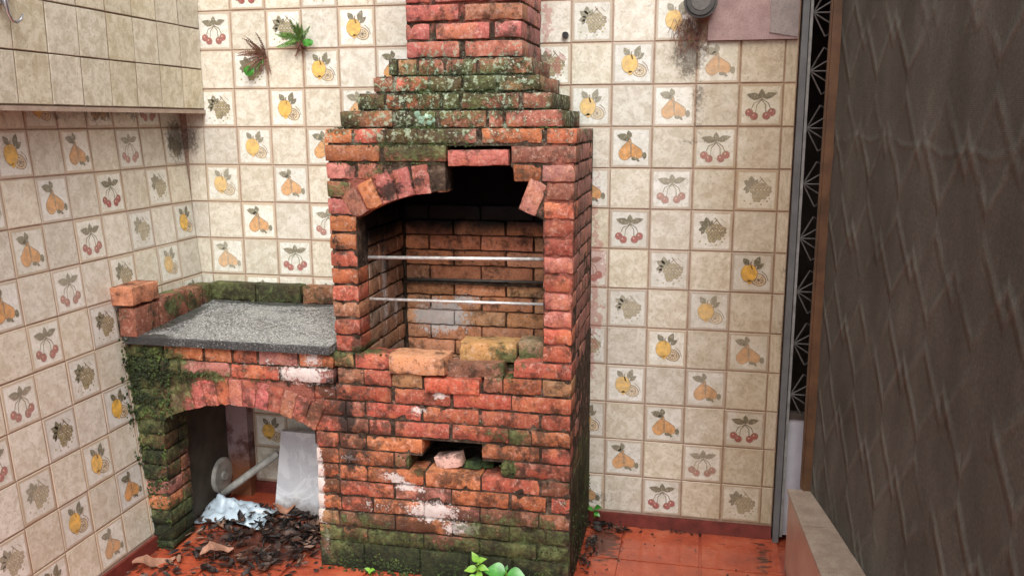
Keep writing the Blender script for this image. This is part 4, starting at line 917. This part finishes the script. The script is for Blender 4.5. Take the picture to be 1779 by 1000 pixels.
# ------------------------------------------------------------------ door with sunburst grille at the end of the back wall
dr = empty('metal_door', (.85, .05, 0), 'grey metal door with sunburst grille above a white panel', 'door')
MB().box(.668, .690, -.030, .06, 0, 2.6).build('door_frame', GALV, dr)
MB().box(.694, .704, -.018, .03, 0.02, 2.6).build('frame_bar', TUBE, dr)
MB().box(.704, 1.42, .004, .026, .02, .50).build('panel', DOORW, dr)
MB().box(.704, 1.42, -.004, .030, .50, .525).build('rail', DARKROOM, dr)
def rosettes(mb, pts, ex, ez, nn, rr=.002, sc=.2):
    """sunburst bars: pts = pivots, ex/ez = in-plane axes"""
    ex, ez, nn = Vector(ex), Vector(ez), Vector(nn)
    for P in pts:
        P = Vector(P)
        for a in (-62, -32, 0, 32, 62):
            q_ = P + (ex * math.cos(R(a)) + ez * math.sin(R(a))) * sc * (.50 if abs(a) < 40 else .46); mb.tube([P + nn * .002, q_ + nn * .002], rr, 5, False)
        q1 = P + (ex * math.cos(R(62)) + ez * math.sin(R(62))) * sc * .46; q2 = P + (ex * math.cos(R(32)) + ez * math.sin(R(32))) * sc * .5; q3 = P + ex * sc * .5
        q4 = P + (ex * math.cos(R(-32)) + ez * math.sin(R(-32))) * sc * .5; q5 = P + (ex * math.cos(R(-62)) + ez * math.sin(R(-62))) * sc * .46
        for a, b in ((q1, q2), (q2, q3), (q3, q4), (q4, q5)): mb.tube([a, b], rr * .7, 4, False)
mb = MB(); rosettes(mb, [(.706 + .2 * i, .0, .60 + .2 * k) for k in range(10) for i in range(3)], (1, 0, 0), (0, 0, 1), (0, -1, 0), .0030)
mb.build('grille', LATTICE, dr)
mb = MB()
for i in range(3): mb.tube([(.906 + .2 * i, .006, .52), (.906 + .2 * i, .006, 2.55)], .004, 6)
mb.build('grille_bar', LATTICE, dr)
ro = MB().box(.66, 3.0, 1.2, 1.3, -.01, 2.7); ro.box(.662, .667, .03, 1.2, -.01, 2.7); ro.box(.66, 3.0, .03, 1.2, 2.62, 2.7); ro.box(2.9, 3.0, -3.6, 1.2, -.01, 2.7); ro.box(.90, 3.0, -3.6, .03, 2.66, 2.74)  # walls, plus unseen roof slabs added to keep the inside dark
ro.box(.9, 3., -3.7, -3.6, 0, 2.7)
tag(ro.build('passage_walls_and_added_roof', DARKROOM), kind='structure')

# ------------------------------------------------------------------ mesh screen on low wall at the right
lo_ = empty('low_wall', (.76, -1.6, 0), 'low pink marble wall with beige tile coping at the lower right', 'wall')
TL = Matrix.Translation((.695, -.235, 0)) @ Matrix.Rotation(math.atan(.065), 4, 'Z') @ Matrix.Translation((-.695, .235, 0))
TS = Matrix.Translation((.768, -.235, 0)) @ Matrix.Rotation(math.atan(.15), 4, 'Z') @ Matrix.Translation((-.768, .235, 0))
MB().box(.695, 1.2, -3.0, -.235, 0, .297, TL).build('wall_core', LOWPINK, lo_)
for k in range(9):
    y1 = -.228 - k * .30; MB().box(.689, 1.2, y1 - .297, y1, .299, .311, TL).build('cap_tile', CAPT, lo_)
scn = empty('mesh_screen', (.77, -1.6, .311), 'tall dusty insect mesh screen in a brown wooden frame on the right', 'screen')
MB().box(.742, .778, -.235, -.200, .311, 2.62).build('frame_post', WOOD, scn)
MB().box(.737, .7415, -.222, -.190, .311, 2.62).build('frame_bead', TUBE and WOOD, scn)
V = []; F = []; ny, nz = 90, 80
for j in range(nz + 1):
    for i in range(ny + 1):
        y = -.236 - i * 3.1 / ny; z = .312 + j * 2.3 / nz
        d = .004 * mnoise.noise(Vector((y * 3, z * 1.2, 0))) + .003 * math.exp(-((z - 1.52 - .02 * y) / .014) ** 2) + .003 * abs(mnoise.noise(Vector((y * 7, z * 4, 5))))
        V.append(TS @ Vector((.768 + d * 1.2, y, z)))
for j in range(nz):
    for i in range(ny): a = j * (ny + 1) + i; F.append((a, a + ny + 1, a + ny + 2, a + 1))
MB().add(V, F).build('mesh', MESHM, scn, smooth=True)
sg_ = empty('window_grille', (.80, -1.6, .32), 'sunburst pattern metal grille behind the dusty mesh screen', 'grille')
mb = MB(); rosettes(mb, [(.781, -.30 - .24 * i, .42 + .24 * k) for k in range(10) for i in range(13)], (0, -1, 0), (0, 0, 1), (-1, 0, 0), .004, .24)
mb.V = [TS @ v for v in mb.V]; mb.build('sunburst_bars', GRILLE, sg_)
mb = MB()
for i in range(7): mb.box(.80, .812, -.29 - .48 * i, -.275 - .48 * i, .311, 2.6)
for z in (.85, 1.5, 2.15): mb.box(.806, .816, -3.4, -.24, z, z + .018)
mb.V = [TS @ v for v in mb.V]; mb.build('frame_bars', GRILLE, sg_)
